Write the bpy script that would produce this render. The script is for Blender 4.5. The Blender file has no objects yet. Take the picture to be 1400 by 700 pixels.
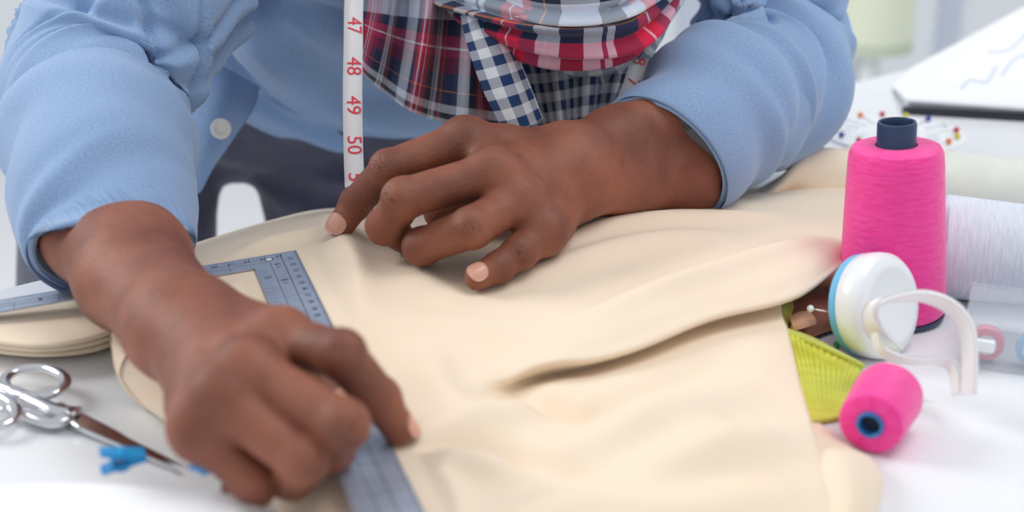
import bpy, bmesh, math, random
import numpy as np
from mathutils import Vector, Matrix

# ---------------------------------------------------------------- camera, world, lights
SC = bpy.context.scene
COL = SC.collection
FPX = 1944.4
PITCH = math.radians(20)
CAM = np.array([0, -.94, .342])
FW = np.array([0, math.cos(PITCH), -math.sin(PITCH)])
UP = np.array([0, math.sin(PITCH), math.cos(PITCH)])
RT = np.array([1., 0, 0])

def P(x, y, d):
    return CAM + d * (FW + (x - 700) / FPX * RT + (350 - y) / FPX * UP)

def Z(x, y, z):
    r = FW + (x - 700) / FPX * RT + (350 - y) / FPX * UP
    return CAM + r * (z - CAM[2]) / r[2]

cd = bpy.data.cameras.new('camera')
cam = bpy.data.objects.new('camera', cd); COL.objects.link(cam)
cam.location = CAM; cam.rotation_euler = (math.pi / 2 - PITCH, 0, 0)
cd.lens = 50; cd.sensor_width = 36; cd.clip_start = .02
cd.dof.use_dof = True; cd.dof.focus_distance = .93; cd.dof.aperture_fstop = 4.5
SC.camera = cam

wd = bpy.data.worlds.new('daylight'); SC.world = wd; wd.use_nodes = True
bgn = wd.node_tree.nodes['Background']
bgn.inputs[0].default_value = (.93, .965, 1, 1); bgn.inputs[1].default_value = .58

def area(name, loc, target, size, power, color=(1, 1, 1)):
    l = bpy.data.lights.new(name, 'AREA'); l.shape = 'SQUARE'; l.size = size; l.energy = power; l.color = color
    o = bpy.data.objects.new(name, l); COL.objects.link(o); o.location = loc
    o.rotation_euler = (Vector(target) - Vector(loc)).to_track_quat('-Z', 'Y').to_euler()
    return o
area('window_light', (-2.2, .5, 1.5), (0, 0, 0), 1.0, 30, (1, .985, .97))
area('ceiling_panel_light', (.9, -.15, 2.2), (.1, 0, 0), 1.3, 19, (1, 1, 1))
SC.view_settings.view_transform = 'Standard'
SC.view_settings.look = 'None'
SC.view_settings.exposure = 0.25
SC.view_settings.gamma = 1
SC.view_settings.use_curve_mapping = False

# ---------------------------------------------------------------- materials
def lin(c):
    return tuple(((v / 255) / 12.92 if v / 255 <= .04045 else ((v / 255 + .055) / 1.055) ** 2.4) for v in c) + (1,)

def mat(name, rgb, rough=.6, rgb2=None, nscale=40, bump=0, bscale=200, metal=0, sheen=0, sss=0, sssc=(1, .4, .25), coat=0, det=3, stretch=None):
    m = bpy.data.materials.new(name); m.use_nodes = True
    nt = m.node_tree; b = nt.nodes['Principled BSDF']
    b.inputs['Roughness'].default_value = rough; b.inputs['Metallic'].default_value = metal
    b.inputs['Sheen Weight'].default_value = sheen
    b.inputs['Coat Weight'].default_value = coat
    if sss:
        b.inputs['Subsurface Weight'].default_value = sss
        b.inputs['Subsurface Radius'].default_value = sssc
        b.inputs['Subsurface Scale'].default_value = .006
    b.inputs['Base Color'].default_value = lin(rgb)
    tc = nt.nodes.new('ShaderNodeTexCoord')
    src = tc.outputs['Object']
    if stretch:
        mp = nt.nodes.new('ShaderNodeMapping'); mp.inputs['Scale'].default_value = stretch
        nt.links.new(src, mp.inputs[0]); src = mp.outputs[0]
    if rgb2:
        n = nt.nodes.new('ShaderNodeTexNoise'); n.inputs['Scale'].default_value = nscale; n.inputs['Detail'].default_value = det
        nt.links.new(src, n.inputs['Vector'])
        cr = nt.nodes.new('ShaderNodeValToRGB')
        cr.color_ramp.elements[0].position = .35; cr.color_ramp.elements[1].position = .65
        cr.color_ramp.elements[0].color = lin(rgb); cr.color_ramp.elements[1].color = lin(rgb2)
        nt.links.new(n.outputs[0], cr.inputs[0]); nt.links.new(cr.outputs[0], b.inputs['Base Color'])
    if bump:
        n = nt.nodes.new('ShaderNodeTexNoise'); n.inputs['Scale'].default_value = bscale; n.inputs['Detail'].default_value = 3
        nt.links.new(src, n.inputs['Vector'])
        bp = nt.nodes.new('ShaderNodeBump'); bp.inputs['Strength'].default_value = bump; bp.inputs['Distance'].default_value = .001
        nt.links.new(n.outputs[0], bp.inputs['Height']); nt.links.new(bp.outputs[0], b.inputs['Normal'])
    return m

def ramp_node(nt, stops):
    cr = nt.nodes.new('ShaderNodeValToRGB'); r = cr.color_ramp; r.interpolation = 'CONSTANT'
    r.elements[0].position = stops[0][0]; r.elements[0].color = lin(stops[0][1])
    r.elements[1].position = stops[1][0]; r.elements[1].color = lin(stops[1][1])
    for p, c in stops[2:]:
        e = r.elements.new(p); e.color = lin(c)
    return cr

def plaid(name, su, sv, pu, pv, off=(0, 0)):
    m = bpy.data.materials.new(name); m.use_nodes = True
    nt = m.node_tree; b = nt.nodes['Principled BSDF']; b.inputs['Roughness'].default_value = .85
    b.inputs['Sheen Weight'].default_value = .15
    uv = nt.nodes.new('ShaderNodeUVMap'); uv.uv_map = 'UVMap'
    sp = nt.nodes.new('ShaderNodeSeparateXYZ'); nt.links.new(uv.outputs[0], sp.inputs[0])
    outs = []
    for i, (st, p) in enumerate(((su, pu), (sv, pv))):
        a = nt.nodes.new('ShaderNodeMath'); a.operation = 'MULTIPLY_ADD'; a.inputs[1].default_value = 1 / p; a.inputs[2].default_value = off[i] + 20
        nt.links.new(sp.outputs[i], a.inputs[0])
        fr = nt.nodes.new('ShaderNodeMath'); fr.operation = 'FRACT'; nt.links.new(a.outputs[0], fr.inputs[0])
        cr = ramp_node(nt, st); nt.links.new(fr.outputs[0], cr.inputs[0]); outs.append(cr.outputs[0])
    mx = nt.nodes.new('ShaderNodeMix'); mx.data_type = 'RGBA'; mx.inputs[0].default_value = .5
    nt.links.new(outs[0], mx.inputs[6]); nt.links.new(outs[1], mx.inputs[7])
    nt.links.new(mx.outputs[2], b.inputs['Base Color'])
    n = nt.nodes.new('ShaderNodeTexNoise'); n.inputs['Scale'].default_value = 900
    tc = nt.nodes.new('ShaderNodeTexCoord'); nt.links.new(tc.outputs['Object'], n.inputs['Vector'])
    bp = nt.nodes.new('ShaderNodeBump'); bp.inputs['Strength'].default_value = .3; bp.inputs['Distance'].default_value = .0006
    nt.links.new(n.outputs[0], bp.inputs['Height']); nt.links.new(bp.outputs[0], b.inputs['Normal'])
    return m

def skin_mat():
    m = mat('dark_brown_skin', (116, 66, 49), .56, (150, 90, 67), 26, sss=.12, sssc=(1, .35, .2), det=4)
    nt = m.node_tree; b = nt.nodes['Principled BSDF']
    b.inputs['Specular IOR Level'].default_value = .5
    tc = nt.nodes.new('ShaderNodeTexCoord')
    v = nt.nodes.new('ShaderNodeTexVoronoi'); v.inputs['Scale'].default_value = 620
    n = nt.nodes.new('ShaderNodeTexNoise'); n.inputs['Scale'].default_value = 160; n.inputs['Detail'].default_value = 5
    nt.links.new(tc.outputs['Object'], v.inputs['Vector']); nt.links.new(tc.outputs['Object'], n.inputs['Vector'])
    ad = nt.nodes.new('ShaderNodeMath'); ad.operation = 'ADD'
    nt.links.new(v.outputs[0], ad.inputs[0]); nt.links.new(n.outputs[0], ad.inputs[1])
    bp = nt.nodes.new('ShaderNodeBump'); bp.inputs['Strength'].default_value = .35; bp.inputs['Distance'].default_value = .0007
    nt.links.new(ad.outputs[0], bp.inputs['Height']); nt.links.new(bp.outputs[0], b.inputs['Normal'])
    return m

def chambray(name, c1, c2):
    m = mat(name, c1, .85, c2, 60, sheen=.25, det=6)
    nt = m.node_tree; b = nt.nodes['Principled BSDF']
    tc = nt.nodes.new('ShaderNodeUVMap'); tc.uv_map = 'UVMap'
    n = nt.nodes.new('ShaderNodeTexNoise'); n.inputs['Scale'].default_value = 55; n.inputs['Detail'].default_value = 6
    mp = nt.nodes.new('ShaderNodeMapping'); mp.inputs['Scale'].default_value = (9, 26, 1)
    nt.links.new(tc.outputs[0], mp.inputs[0]); nt.links.new(mp.outputs[0], n.inputs['Vector'])
    for nd in nt.nodes:
        if nd.type == 'VALTORGB': nt.links.new(n.outputs[0], nd.inputs[0])
    n2 = nt.nodes.new('ShaderNodeTexNoise'); n2.inputs['Scale'].default_value = 500
    nt.links.new(tc.outputs[0], n2.inputs['Vector'])
    bp = nt.nodes.new('ShaderNodeBump'); bp.inputs['Strength'].default_value = .35; bp.inputs['Distance'].default_value = .0006
    nt.links.new(n2.outputs[0], bp.inputs['Height']); nt.links.new(bp.outputs[0], b.inputs['Normal'])
    return m

def clear_mat(name, rgb, rough=.1, alpha=.35):
    m = bpy.data.materials.new(name); m.use_nodes = True
    nt = m.node_tree; b = nt.nodes['Principled BSDF']
    b.inputs['Base Color'].default_value = lin(rgb); b.inputs['Roughness'].default_value = rough
    t = nt.nodes.new('ShaderNodeBsdfTransparent'); t.inputs[0].default_value = (1, 1, 1, 1)
    mx = nt.nodes.new('ShaderNodeMixShader'); mx.inputs[0].default_value = alpha
    nt.links.new(t.outputs[0], mx.inputs[1]); nt.links.new(b.outputs[0], mx.inputs[2])
    nt.links.new(mx.outputs[0], nt.nodes['Material Output'].inputs[0])
    return m

M = {}
M['skin'] = skin_mat()
M['nail'] = mat('fingernail', (212, 156, 134), .35, coat=.3)
M['hair'] = mat('black_hair', (22, 18, 16), .8, (34, 28, 25), 300, bump=.6, bscale=500)
M['eye'] = mat('eye_white', (225, 220, 212), .2)
M['shirt'] = chambray('chambray_blue', (122, 153, 194), (146, 173, 210))
M['button'] = mat('pearl_button', (235, 232, 224), .25, coat=.4)
M['thread_dark'] = mat('dark_thread', (90, 95, 110), .6)
M['trousers'] = mat('charcoal_cotton', (70, 71, 90), .85, (80, 81, 100), 50, bump=.3, bscale=700, sheen=.2)
M['shoe'] = mat('brown_leather', (70, 45, 32), .4, bump=.2, bscale=200)
M['cloth'] = mat('cream_cotton', (237, 217, 192), .85, (240, 222, 199), 9, bump=.12, bscale=900, sheen=.1)
M['table'] = mat('white_laminate', (236, 238, 241), .32, (231, 234, 238), 6)
M['steel'] = mat('brushed_steel', (182, 192, 210), .36, (168, 180, 200), 30, metal=.4, stretch=(1, 8, 1))
M['ink'] = mat('black_engraving', (45, 50, 66), .6)
M['chrome'] = mat('polished_steel', (215, 215, 218), .12, metal=1)
M['pink'] = mat('pink_thread', (250, 42, 150), .55, (255, 66, 166), 60, stretch=(1, 1, 9), sheen=.3)
M['navytube'] = mat('navy_plastic', (38, 62, 96), .35)
M['bluetube'] = mat('blue_plastic', (50, 120, 185), .35)
M['darkhole'] = mat('dark_cardboard', (24, 34, 60), .7)
M['whitethread'] = mat('pale_blue_thread', (214, 224, 238), .55, (226, 233, 242), 40, stretch=(1, 1, 6))
M['creamthread'] = mat('cream_thread', (236, 238, 228), .6, (228, 232, 222), 40)
M['white'] = mat('white_plastic', (240, 243, 246), .3, coat=.3)
M['lightblue'] = mat('light_blue_velvet', (108, 190, 234), .6, sheen=.3)
M['lime'] = mat('lime_velvet', (220, 224, 84), .8, (206, 212, 66), 40, sheen=.3, stretch=(1, 6, 1))
M['brown'] = mat('brown_felt', (176, 118, 94), .85, (160, 104, 82), 60, bump=.4, bscale=400)
M['tan'] = mat('tan_felt', (214, 164, 134), .85)
M['green'] = mat('green_glass', (60, 190, 100), .15)
M['yellow'] = mat('yellow_glass', (214, 200, 50), .2)
M['red'] = mat('red_glass', (196, 40, 60), .2)
M['orange'] = mat('orange_glass', (240, 130, 60), .2)
M['bluebead'] = mat('blue_glass', (50, 70, 160), .2)
M['clearblue'] = clear_mat('sky_blue_plastic', (20, 160, 225), .15, .8)
M['clear'] = clear_mat('clear_plastic', (225, 235, 245), .08, .2)
M['bobbinpink'] = mat('rose_thread', (250, 128, 150), .6)
M['bobbinblue'] = mat('pale_blue_bobbin', (150, 195, 235), .6)
M['tape'] = mat('white_vinyl_tape', (240, 238, 240), .45)
M['redink'] = mat('red_print', (232, 60, 80), .6)
M['paper'] = mat('white_paper', (240, 242, 246), .7)
M['pencil'] = mat('pencil_grey', (208, 218, 230), .8)
M['black'] = mat('edge_shadow_dark', (38, 40, 52), .6)  # shade tone for the strip under the drawing board's edge
M['wall'] = mat('white_wall', (236, 238, 240), .8)
M['floor'] = mat('white_floor', (240, 240, 242), .35)
M['frame'] = mat('grey_window_frame', (200, 208, 222), .5)
M['shade'] = mat('pale_green_shade', (226, 232, 208), .8)
M['shadetrim'] = mat('sage_trim', (196, 206, 186), .8)
M['greypost'] = mat('grey_metal_post', (190, 196, 200), .5)
M['pinkpad'] = mat('pink_cotton', (246, 190, 205), .8)
NAVY = (34, 52, 92); DN = (24, 34, 66); LB = (222, 234, 250); RED = (226, 22, 72); WH = (242, 242, 248); ORG = (226, 140, 70); MAR = (130, 24, 62)
M['plaid'] = plaid('red_navy_plaid',
    [(0, NAVY), (.10, LB), (.2, WH), (.215, LB), (.26, DN), (.34, RED), (.40, WH), (.415, RED), (.45, WH), (.465, RED), (.54, MAR), (.60, DN), (.68, LB), (.72, NAVY), (.735, LB), (.80, MAR), (.87, ORG), (.882, DN)],
    [(0, LB), (.08, WH), (.10, LB), (.2, NAVY), (.3, DN), (.33, (190, 40, 90)), (.42, WH), (.435, (190, 40, 90)), (.5, MAR), (.62, NAVY), (.74, ORG), (.75, NAVY), (.84, LB), (.92, DN)], .085, .088)
M['plaid_loop'] = plaid('red_navy_plaid_loop',
    [(0, RED), (.035, WH), (.048, RED), (.125, DN), (.17, NAVY), (.21, ORG), (.219, NAVY), (.25, LB), (.285, WH), (.295, LB), (.36, DN), (.43, MAR), (.5, NAVY), (.6, LB), (.75, DN), (.88, RED)],
    [(0, LB), (.12, NAVY), (.15, LB), (.2, DN), (.36, RED), (.44, WH), (.455, RED), (.56, NAVY), (.68, LB), (.74, WH), (.755, LB), (.84, DN)], .115, .085, off=(-.2, 0))
M['gingham'] = plaid('blue_white_gingham', [(0, (30, 62, 112)), (.5, (244, 247, 252))], [(0, (30, 62, 112)), (.5, (244, 247, 252))], .0155, .0155)

# ---------------------------------------------------------------- mesh helpers
def mesh_obj(name, V, Fq, m, parent=None, uv=None, smooth=True):
    V = np.asarray(V, dtype=np.float32).reshape(-1, 3)
    me = bpy.data.meshes.new(name)
    if isinstance(Fq, np.ndarray):
        n = len(Fq); k = Fq.shape[1]
        me.vertices.add(len(V)); me.vertices.foreach_set('co', V.ravel())
        me.loops.add(n * k); me.loops.foreach_set('vertex_index', Fq.astype(np.int32).ravel())
        me.polygons.add(n); me.polygons.foreach_set('loop_start', np.arange(0, n * k, k, dtype=np.int32))
        me.polygons.foreach_set('loop_total', np.full(n, k, dtype=np.int32))
        me.update(calc_edges=True)
    else:
        me.from_pydata(V.tolist(), [], Fq)
    if uv is not None:
        l = me.uv_layers.new(name='UVMap')
        li = np.empty(len(me.loops), dtype=np.int32); me.loops.foreach_get('vertex_index', li)
        l.data.foreach_set('uv', np.asarray(uv, dtype=np.float32)[li].ravel())
    if smooth: me.polygons.foreach_set('use_smooth', np.ones(len(me.polygons), dtype=bool))
    me.materials.append(m); me.validate()
    o = bpy.data.objects.new(name, me); COL.objects.link(o)
    if parent: attach(o, parent)
    return o

def attach(o, parent):
    o.parent = parent
    w = Matrix.Identity(4)
    p = parent
    chain = []
    while p: chain.append(p); p = p.parent
    for p in reversed(chain):
        w = w @ p.matrix_parent_inverse @ Matrix.LocRotScale(p.location, p.rotation_euler, p.scale)
    o.matrix_parent_inverse = w.inverted()

def thing(name, label, cat, loc=(0, 0, 0), group=None):
    o = bpy.data.objects.new(name, None); COL.objects.link(o); o.location = loc; o.empty_display_size = .02
    o['label'] = label; o['category'] = cat
    if group: o['group'] = group
    return o

def tag(o, label, cat, group=None):
    o['label'] = label; o['category'] = cat
    if group: o['group'] = group
    return o

def grid_faces(nu, nv, wrap=False):
    i, j = np.meshgrid(np.arange(nu - 1), np.arange(nv if wrap else nv - 1), indexing='ij')
    j2 = (j + 1) % nv
    return np.stack([i * nv + j, i * nv + j2, (i + 1) * nv + j2, (i + 1) * nv + j], -1).reshape(-1, 4)

def catmull(C, n, closed=False):
    """C: (k, ...) control values -> interpolated along axis 0, n samples per segment"""
    C = np.asarray(C, float); k = len(C)
    if closed: Cp = np.concatenate([C[-1:], C, C[:2]])
    else: Cp = np.concatenate([2 * C[:1] - C[1:2], C, 2 * C[-1:] - C[-2:-1]])
    segs = k if closed else k - 1
    out = []
    t = np.linspace(0, 1, n, endpoint=False).reshape((-1,) + (1,) * (C.ndim - 1))
    for s in range(segs):
        a, b, c, d = Cp[s], Cp[s + 1], Cp[s + 2], Cp[s + 3]
        out.append(.5 * (2 * b + (c - a) * t + (2 * a - 5 * b + 4 * c - d) * t ** 2 + (3 * b - a - 3 * c + d) * t ** 3))
    if not closed: out.append(C[-1:])
    return np.concatenate(out)

def patch_points(ctrl, nu, nv):
    C = np.asarray(ctrl, float)
    A = catmull(C, nu)
    B = catmull(A.transpose(1, 0, 2), nv).transpose(1, 0, 2)
    return B

def grid_uv(G):
    du = np.linalg.norm(np.diff(G, axis=1), axis=2); dv = np.linalg.norm(np.diff(G, axis=0), axis=2)
    u = np.concatenate([np.zeros((G.shape[0], 1)), np.cumsum(du, 1)], 1)
    v = np.concatenate([np.zeros((1, G.shape[1])), np.cumsum(dv, 0)], 0)
    v = np.repeat(v.mean(1, keepdims=True), G.shape[1], 1)
    um = u.mean(0, keepdims=True); u = np.repeat(um, G.shape[0], 0)
    return np.stack([u, v], -1).reshape(-1, 2)

def grid_normals(G):
    a = np.gradient(G, axis=0); b = np.gradient(G, axis=1)
    n = np.cross(a, b); return n / (np.linalg.norm(n, axis=2, keepdims=True) + 1e-12)

def patch_obj(name, G, m, parent=None, thick=.001, uv=None):
    nu, nv, _ = G.shape
    n = grid_normals(G) * thick / 2
    V = np.concatenate([(G + n).reshape(-1, 3), (G - n).reshape(-1, 3)])
    f = grid_faces(nu, nv); N = nu * nv
    fb = f[:, ::-1] + N
    ring = [i * nv for i in range(nu)] + [(nu - 1) * nv + j for j in range(1, nv)] + [i * nv + nv - 1 for i in range(nu - 2, -1, -1)] + [j for j in range(nv - 2, 0, -1)]
    r = np.array(ring); r2 = np.roll(r, -1)
    side = np.stack([r, r + N, r2 + N, r2], -1)
    if uv is None: uv = grid_uv(G)
    uv = np.concatenate([uv, uv])
    return mesh_obj(name, V, np.concatenate([f[:, ::-1], fb[:, ::-1], side[:, ::-1]]), m, parent, uv)

def tube(name, path, radii, m, parent=None, nseg=8, nth=48, closed=False, up=(0, 0, 1), disp=None, cap=True, thick=0):
    """path: points; radii: list of (rx, ry) ; ry along the up-ish axis"""
    C = catmull(np.array(path), nseg, closed); Rr = catmull(np.array(radii, float), nseg, closed)
    n = len(C)
    T = np.roll(C, -1, 0) - np.roll(C, 1, 0) if closed else np.gradient(C, axis=0)
    T /= np.linalg.norm(T, axis=1, keepdims=True)
    up = np.array(up, float); X = np.cross(T, up); X /= np.linalg.norm(X, axis=1, keepdims=True); Y = np.cross(X, T)
    s = np.concatenate([[0], np.cumsum(np.linalg.norm(np.diff(C, axis=0), axis=1))])
    th = np.linspace(0, 2 * np.pi, nth, endpoint=False)
    S, TH = np.meshgrid(s, th, indexing='ij')
    r = np.ones_like(S)
    D = disp(S / s[-1], TH) if disp is not None else 0 * S
    G = C[:, None] + X[:, None] * ((Rr[:, :1] + D) * np.cos(th))[..., None] + Y[:, None] * ((Rr[:, 1:] + D) * np.sin(th))[..., None]
    # uv
    uu = TH * Rr.mean(); uv = np.stack([uu, S], -1).reshape(-1, 2)
    f = grid_faces(n, nth, True)
    V = G.reshape(-1, 3)
    if closed:
        last = np.stack([(n - 1) * nth + np.arange(nth), (n - 1) * nth + (np.arange(nth) + 1) % nth, (np.arange(nth) + 1) % nth, np.arange(nth)], -1)
        f = np.concatenate([f, last])
        return mesh_obj(name, V, f[:, ::-1], m, parent, uv)
    if thick:
        G2 = C[:, None] + X[:, None] * ((Rr[:, :1] + D - thick) * np.cos(th))[..., None] + Y[:, None] * ((Rr[:, 1:] + D - thick) * np.sin(th))[..., None]
        N = len(V); V = np.concatenate([V, G2.reshape(-1, 3)]); f2 = f[:, ::-1] + N
        j = np.arange(nth); j2 = (j + 1) % nth; e = (n - 1) * nth
        s1 = np.stack([j, N + j, N + j2, j2], -1); s2 = np.stack([e + j, e + j2, N + e + j2, N + e + j], -1)
        f = np.concatenate([f, f2, s1, s2]); uv = np.concatenate([uv, uv])
        return mesh_obj(name, V, f[:, ::-1], m, parent, uv)
    if cap:
        N = len(V); V = np.concatenate([V, C[:1], C[-1:]]); uv = np.concatenate([uv, uv[:1], uv[-1:]])
        j = np.arange(nth); j2 = (j + 1) % nth; e = (n - 1) * nth
        f = f.tolist() + [[N, b, a] for a, b in zip(j.tolist(), j2.tolist())] + [[N + 1, a, b] for a, b in zip((e + j).tolist(), (e + j2).tolist())]
        f = [list(reversed(q)) for q in f]
    return mesh_obj(name, V, f, m, parent, uv)

def lathe(name, prof, m, parent=None, n=64, base=(0, 0, 0), axis=(0, 0, 1), smooth=True):
    """prof: list of (r, h)"""
    ax = Vector(axis).normalized(); q = Vector((0, 0, 1)).rotation_difference(ax)
    V = []
    for r, h in prof:
        for k in range(n):
            a = 2 * math.pi * k / n
            V.append(Vector(base) + q @ Vector((max(r, 1e-5) * math.cos(a), max(r, 1e-5) * math.sin(a), h)))
    f = grid_faces(len(prof), n, True)
    uv = np.array([[k / n, h * 10] for r, h in prof for k in range(n)])
    o = mesh_obj(name, [tuple(v) for v in V], f, m, parent, uv, smooth)
    if smooth: sharp(o, 40)
    return o

def sharp(o, deg):
    me = o.data
    bm = bmesh.new(); bm.from_mesh(me)
    for e in bm.edges:
        if len(e.link_faces) == 2 and e.calc_face_angle(0) > math.radians(deg): e.smooth = False
    bm.to_mesh(me); bm.free()

def box(name, m, corners8=None, lo=None, hi=None, parent=None, bevel=0, mtx=None):
    if corners8 is None:
        corners8 = [(x, y, z) for z in (lo[2], hi[2]) for x, y in ((lo[0], lo[1]), (hi[0], lo[1]), (hi[0], hi[1]), (lo[0], hi[1]))]
    bm = bmesh.new(); vs = [bm.verts.new(tuple(c)) for c in corners8]
    for f in ((3, 2, 1, 0), (4, 5, 6, 7), (0, 1, 5, 4), (1, 2, 6, 5), (2, 3, 7, 6), (3, 0, 4, 7)): bm.faces.new([vs[i] for i in f])
    if bevel: bmesh.ops.bevel(bm, geom=bm.edges[:], offset=bevel, segments=3, affect='EDGES', profile=.5)
    if mtx is not None: bm.transform(mtx)
    bmesh.ops.recalc_face_normals(bm, faces=bm.faces)
    me = bpy.data.meshes.new(name); bm.to_mesh(me); bm.free(); me.materials.append(m)
    o = bpy.data.objects.new(name, me); COL.objects.link(o)
    if parent: attach(o, parent)
    return o

def prism(name, pts, z0, z1, m, parent=None, bevel=0, mtx=None):
    bm = bmesh.new()
    a = [bm.verts.new((p[0], p[1], z0)) for p in pts]; b = [bm.verts.new((p[0], p[1], z1)) for p in pts]
    n = len(pts)
    bm.faces.new(list(reversed(a))); bm.faces.new(b)
    for i in range(n): bm.faces.new((a[i], a[(i + 1) % n], b[(i + 1) % n], b[i]))
    bmesh.ops.recalc_face_normals(bm, faces=bm.faces)
    if bevel: bmesh.ops.bevel(bm, geom=[e for e in bm.edges], offset=bevel, segments=2, affect='EDGES')
    if mtx is not None: bm.transform(mtx)
    me = bpy.data.meshes.new(name); bm.to_mesh(me); bm.free(); me.materials.append(m)
    o = bpy.data.objects.new(name, me); COL.objects.link(o)
    if parent: attach(o, parent)
    return o

def text_obj(name, s, size, mtx, m, parent, extrude=.00008):
    cu = bpy.data.curves.new(name, 'FONT'); cu.body = s; cu.size = size; cu.extrude = extrude
    cu.align_x = 'CENTER'; cu.align_y = 'CENTER'; cu.resolution_u = 3
    t = bpy.data.objects.new('tmp', cu); COL.objects.link(t)
    dg = bpy.context.evaluated_depsgraph_get()
    me = bpy.data.meshes.new_from_object(t.evaluated_get(dg)); bpy.data.objects.remove(t)
    me.transform(mtx); me.materials.clear(); me.materials.append(m)
    o = bpy.data.objects.new(name, me); COL.objects.link(o)
    if parent: attach(o, parent)
    return o

def basis(o, x, y, z=None):
    x = Vector(x).normalized(); y = Vector(y); y = (y - x * y.dot(x)).normalized(); z = x.cross(y)
    m = Matrix((x, y, z)).transposed().to_4x4(); m.translation = Vector(o); return m

# ---------------------------------------------------------------- implicit surface builder
class Field:
    def __init__(s, lo, hi, h):
        s.lo = np.array(lo, np.float32); s.h = h
        s.n = np.ceil((np.array(hi) - s.lo) / h).astype(int) + 1
        s.F = np.full(s.n, .05, np.float32)
    def blank(s):
        g = Field.__new__(Field); g.lo, g.h, g.n = s.lo, s.h, s.n; g.F = np.full(s.n, .05, np.float32); return g
    def _local(s, a, b, r):
        i0 = np.maximum(((np.minimum(a, b) - r - s.lo) / s.h).astype(int), 0)
        i1 = np.minimum(((np.maximum(a, b) + r - s.lo) / s.h).astype(int) + 2, s.n)
        if (i1 <= i0).any(): return None
        sl = tuple(slice(i0[k], i1[k]) for k in range(3))
        ax = [s.lo[k] + s.h * np.arange(i0[k], i1[k], dtype=np.float32) for k in range(3)]
        return sl, ax[0][:, None, None], ax[1][None, :, None], ax[2][None, None, :]
    def cone(s, a, b, ra, rb, k=.004, sub=False):
        a = np.asarray(a, np.float32); b = np.asarray(b, np.float32)
        L = s._local(a, b, max(ra, rb) + k + max(3 * s.h, .006))
        if L is None: return
        sl, X, Y, Zz = L
        d = b - a; dd = float(d @ d) + 1e-12
        t = np.clip(((X - a[0]) * d[0] + (Y - a[1]) * d[1] + (Zz - a[2]) * d[2]) / dd, 0, 1)
        D = np.sqrt((X - a[0] - t * d[0]) ** 2 + (Y - a[1] - t * d[1]) ** 2 + (Zz - a[2] - t * d[2]) ** 2) - (ra + (rb - ra) * t)
        s._merge(sl, D, k, sub)
    def ell(s, c, ax3, r3, k=.004, sub=False):
        c = np.asarray(c, np.float32)
        L = s._local(c, c, max(r3) + k + max(3 * s.h, .006))
        if L is None: return
        sl, X, Y, Zz = L; q = 0; qq = 0
        for u, r in zip(ax3, r3):
            w = ((X - c[0]) * u[0] + (Y - c[1]) * u[1] + (Zz - c[2]) * u[2]) / r
            q = q + w * w; qq = qq + (w / r) ** 2
        q = np.sqrt(q); D = q * (q - 1) / (np.sqrt(qq) + 1e-9)
        s._merge(sl, D.astype(np.float32), k, sub)
    def _merge(s, sl, D, k, sub):
        A = s.F[sl]
        if sub:
            D = -D; h = np.maximum(k - np.abs(A - D), 0) / k; s.F[sl] = np.maximum(A, D) + h * h * k / 4
        else:
            h = np.maximum(k - np.abs(A - D), 0) / k; s.F[sl] = np.minimum(A, D) - h * h * k / 4
    def join(s, g, k):
        h = np.maximum(k - np.abs(s.F - g.F), 0) / k
        s.F = np.minimum(s.F, g.F) - h * h * k / 4
    def mesh(s):
        F = s.F; n = s.n; neg = F < 0
        N = np.array(n) - 1
        cnt = np.zeros(N, np.int8)
        for dx in (0, 1):
            for dy in (0, 1):
                for dz in (0, 1):
                    cnt += neg[dx:n[0] - 1 + dx, dy:n[1] - 1 + dy, dz:n[2] - 1 + dz]
        act = np.argwhere((cnt > 0) & (cnt < 8))
        idx = -np.ones(N, np.int64); idx[tuple(act.T)] = np.arange(len(act))
        acc = np.zeros((len(act), 3)); c = np.zeros(len(act))
        cor = [(x, y, z) for x in (0, 1) for y in (0, 1) for z in (0, 1)]
        val = {q: F[act[:, 0] + q[0], act[:, 1] + q[1], act[:, 2] + q[2]] for q in cor}
        for q in cor:
            for ax in range(3):
                if q[ax] == 0:
                    p = list(q); p[ax] = 1; p = tuple(p)
                    a, b = val[q], val[p]; m = (a < 0) != (b < 0)
                    t = np.where(m, a / np.where(m, a - b, 1), 0)
                    pt = np.array(q, float)[None] + np.zeros((len(act), 3)); pt[:, ax] = t
                    acc[m] += pt[m]; c[m] += 1
        V = s.lo + s.h * (act + acc / c[:, None])
        faces = []
        for ax in range(3):
            u, v = (ax + 1) % 3, (ax + 2) % 3
            sa = [slice(None)] * 3; sb = [slice(None)] * 3; sa[ax] = slice(0, n[ax] - 1); sb[ax] = slice(1, n[ax])
            A = neg[tuple(sa)]; B = neg[tuple(sb)]
            e = np.argwhere(A != B)
            e = e[(e[:, u] > 0) & (e[:, v] > 0) & (e[:, u] < n[u] - 1) & (e[:, v] < n[v] - 1)]
            fl = A[tuple(e.T)]
            def cell(du, dv):
                q = e.copy(); q[:, u] -= du; q[:, v] -= dv; return idx[tuple(q.T)]
            Q = np.stack([cell(1, 1), cell(0, 1), cell(0, 0), cell(1, 0)], -1)
            Q[~fl] = Q[~fl][:, ::-1]
            faces.append(Q)
        return V, np.concatenate(faces)

def unit(v): v = np.asarray(v, float); return v / np.linalg.norm(v)

# ================================================================ THE SETTING
e_ = unit([.66, .567, 0]); n_ = np.array([e_[1], -e_[0], 0]); T0 = np.array([-.345, -.07, 0])
def tb(a, b, z): return T0 + e_ * a + n_ * b + np.array([0, 0, z])
FLOOR = -.86
o = box('floor', M['floor'], lo=(-4, -3, FLOOR - .05), hi=(5, 4.2, FLOOR)); o['kind'] = 'structure'
o = box('wall_back', M['wall'], lo=(-4, 3.3, FLOOR), hi=(5, 3.42, FLOOR + .08)); o['kind'] = 'structure'
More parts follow.
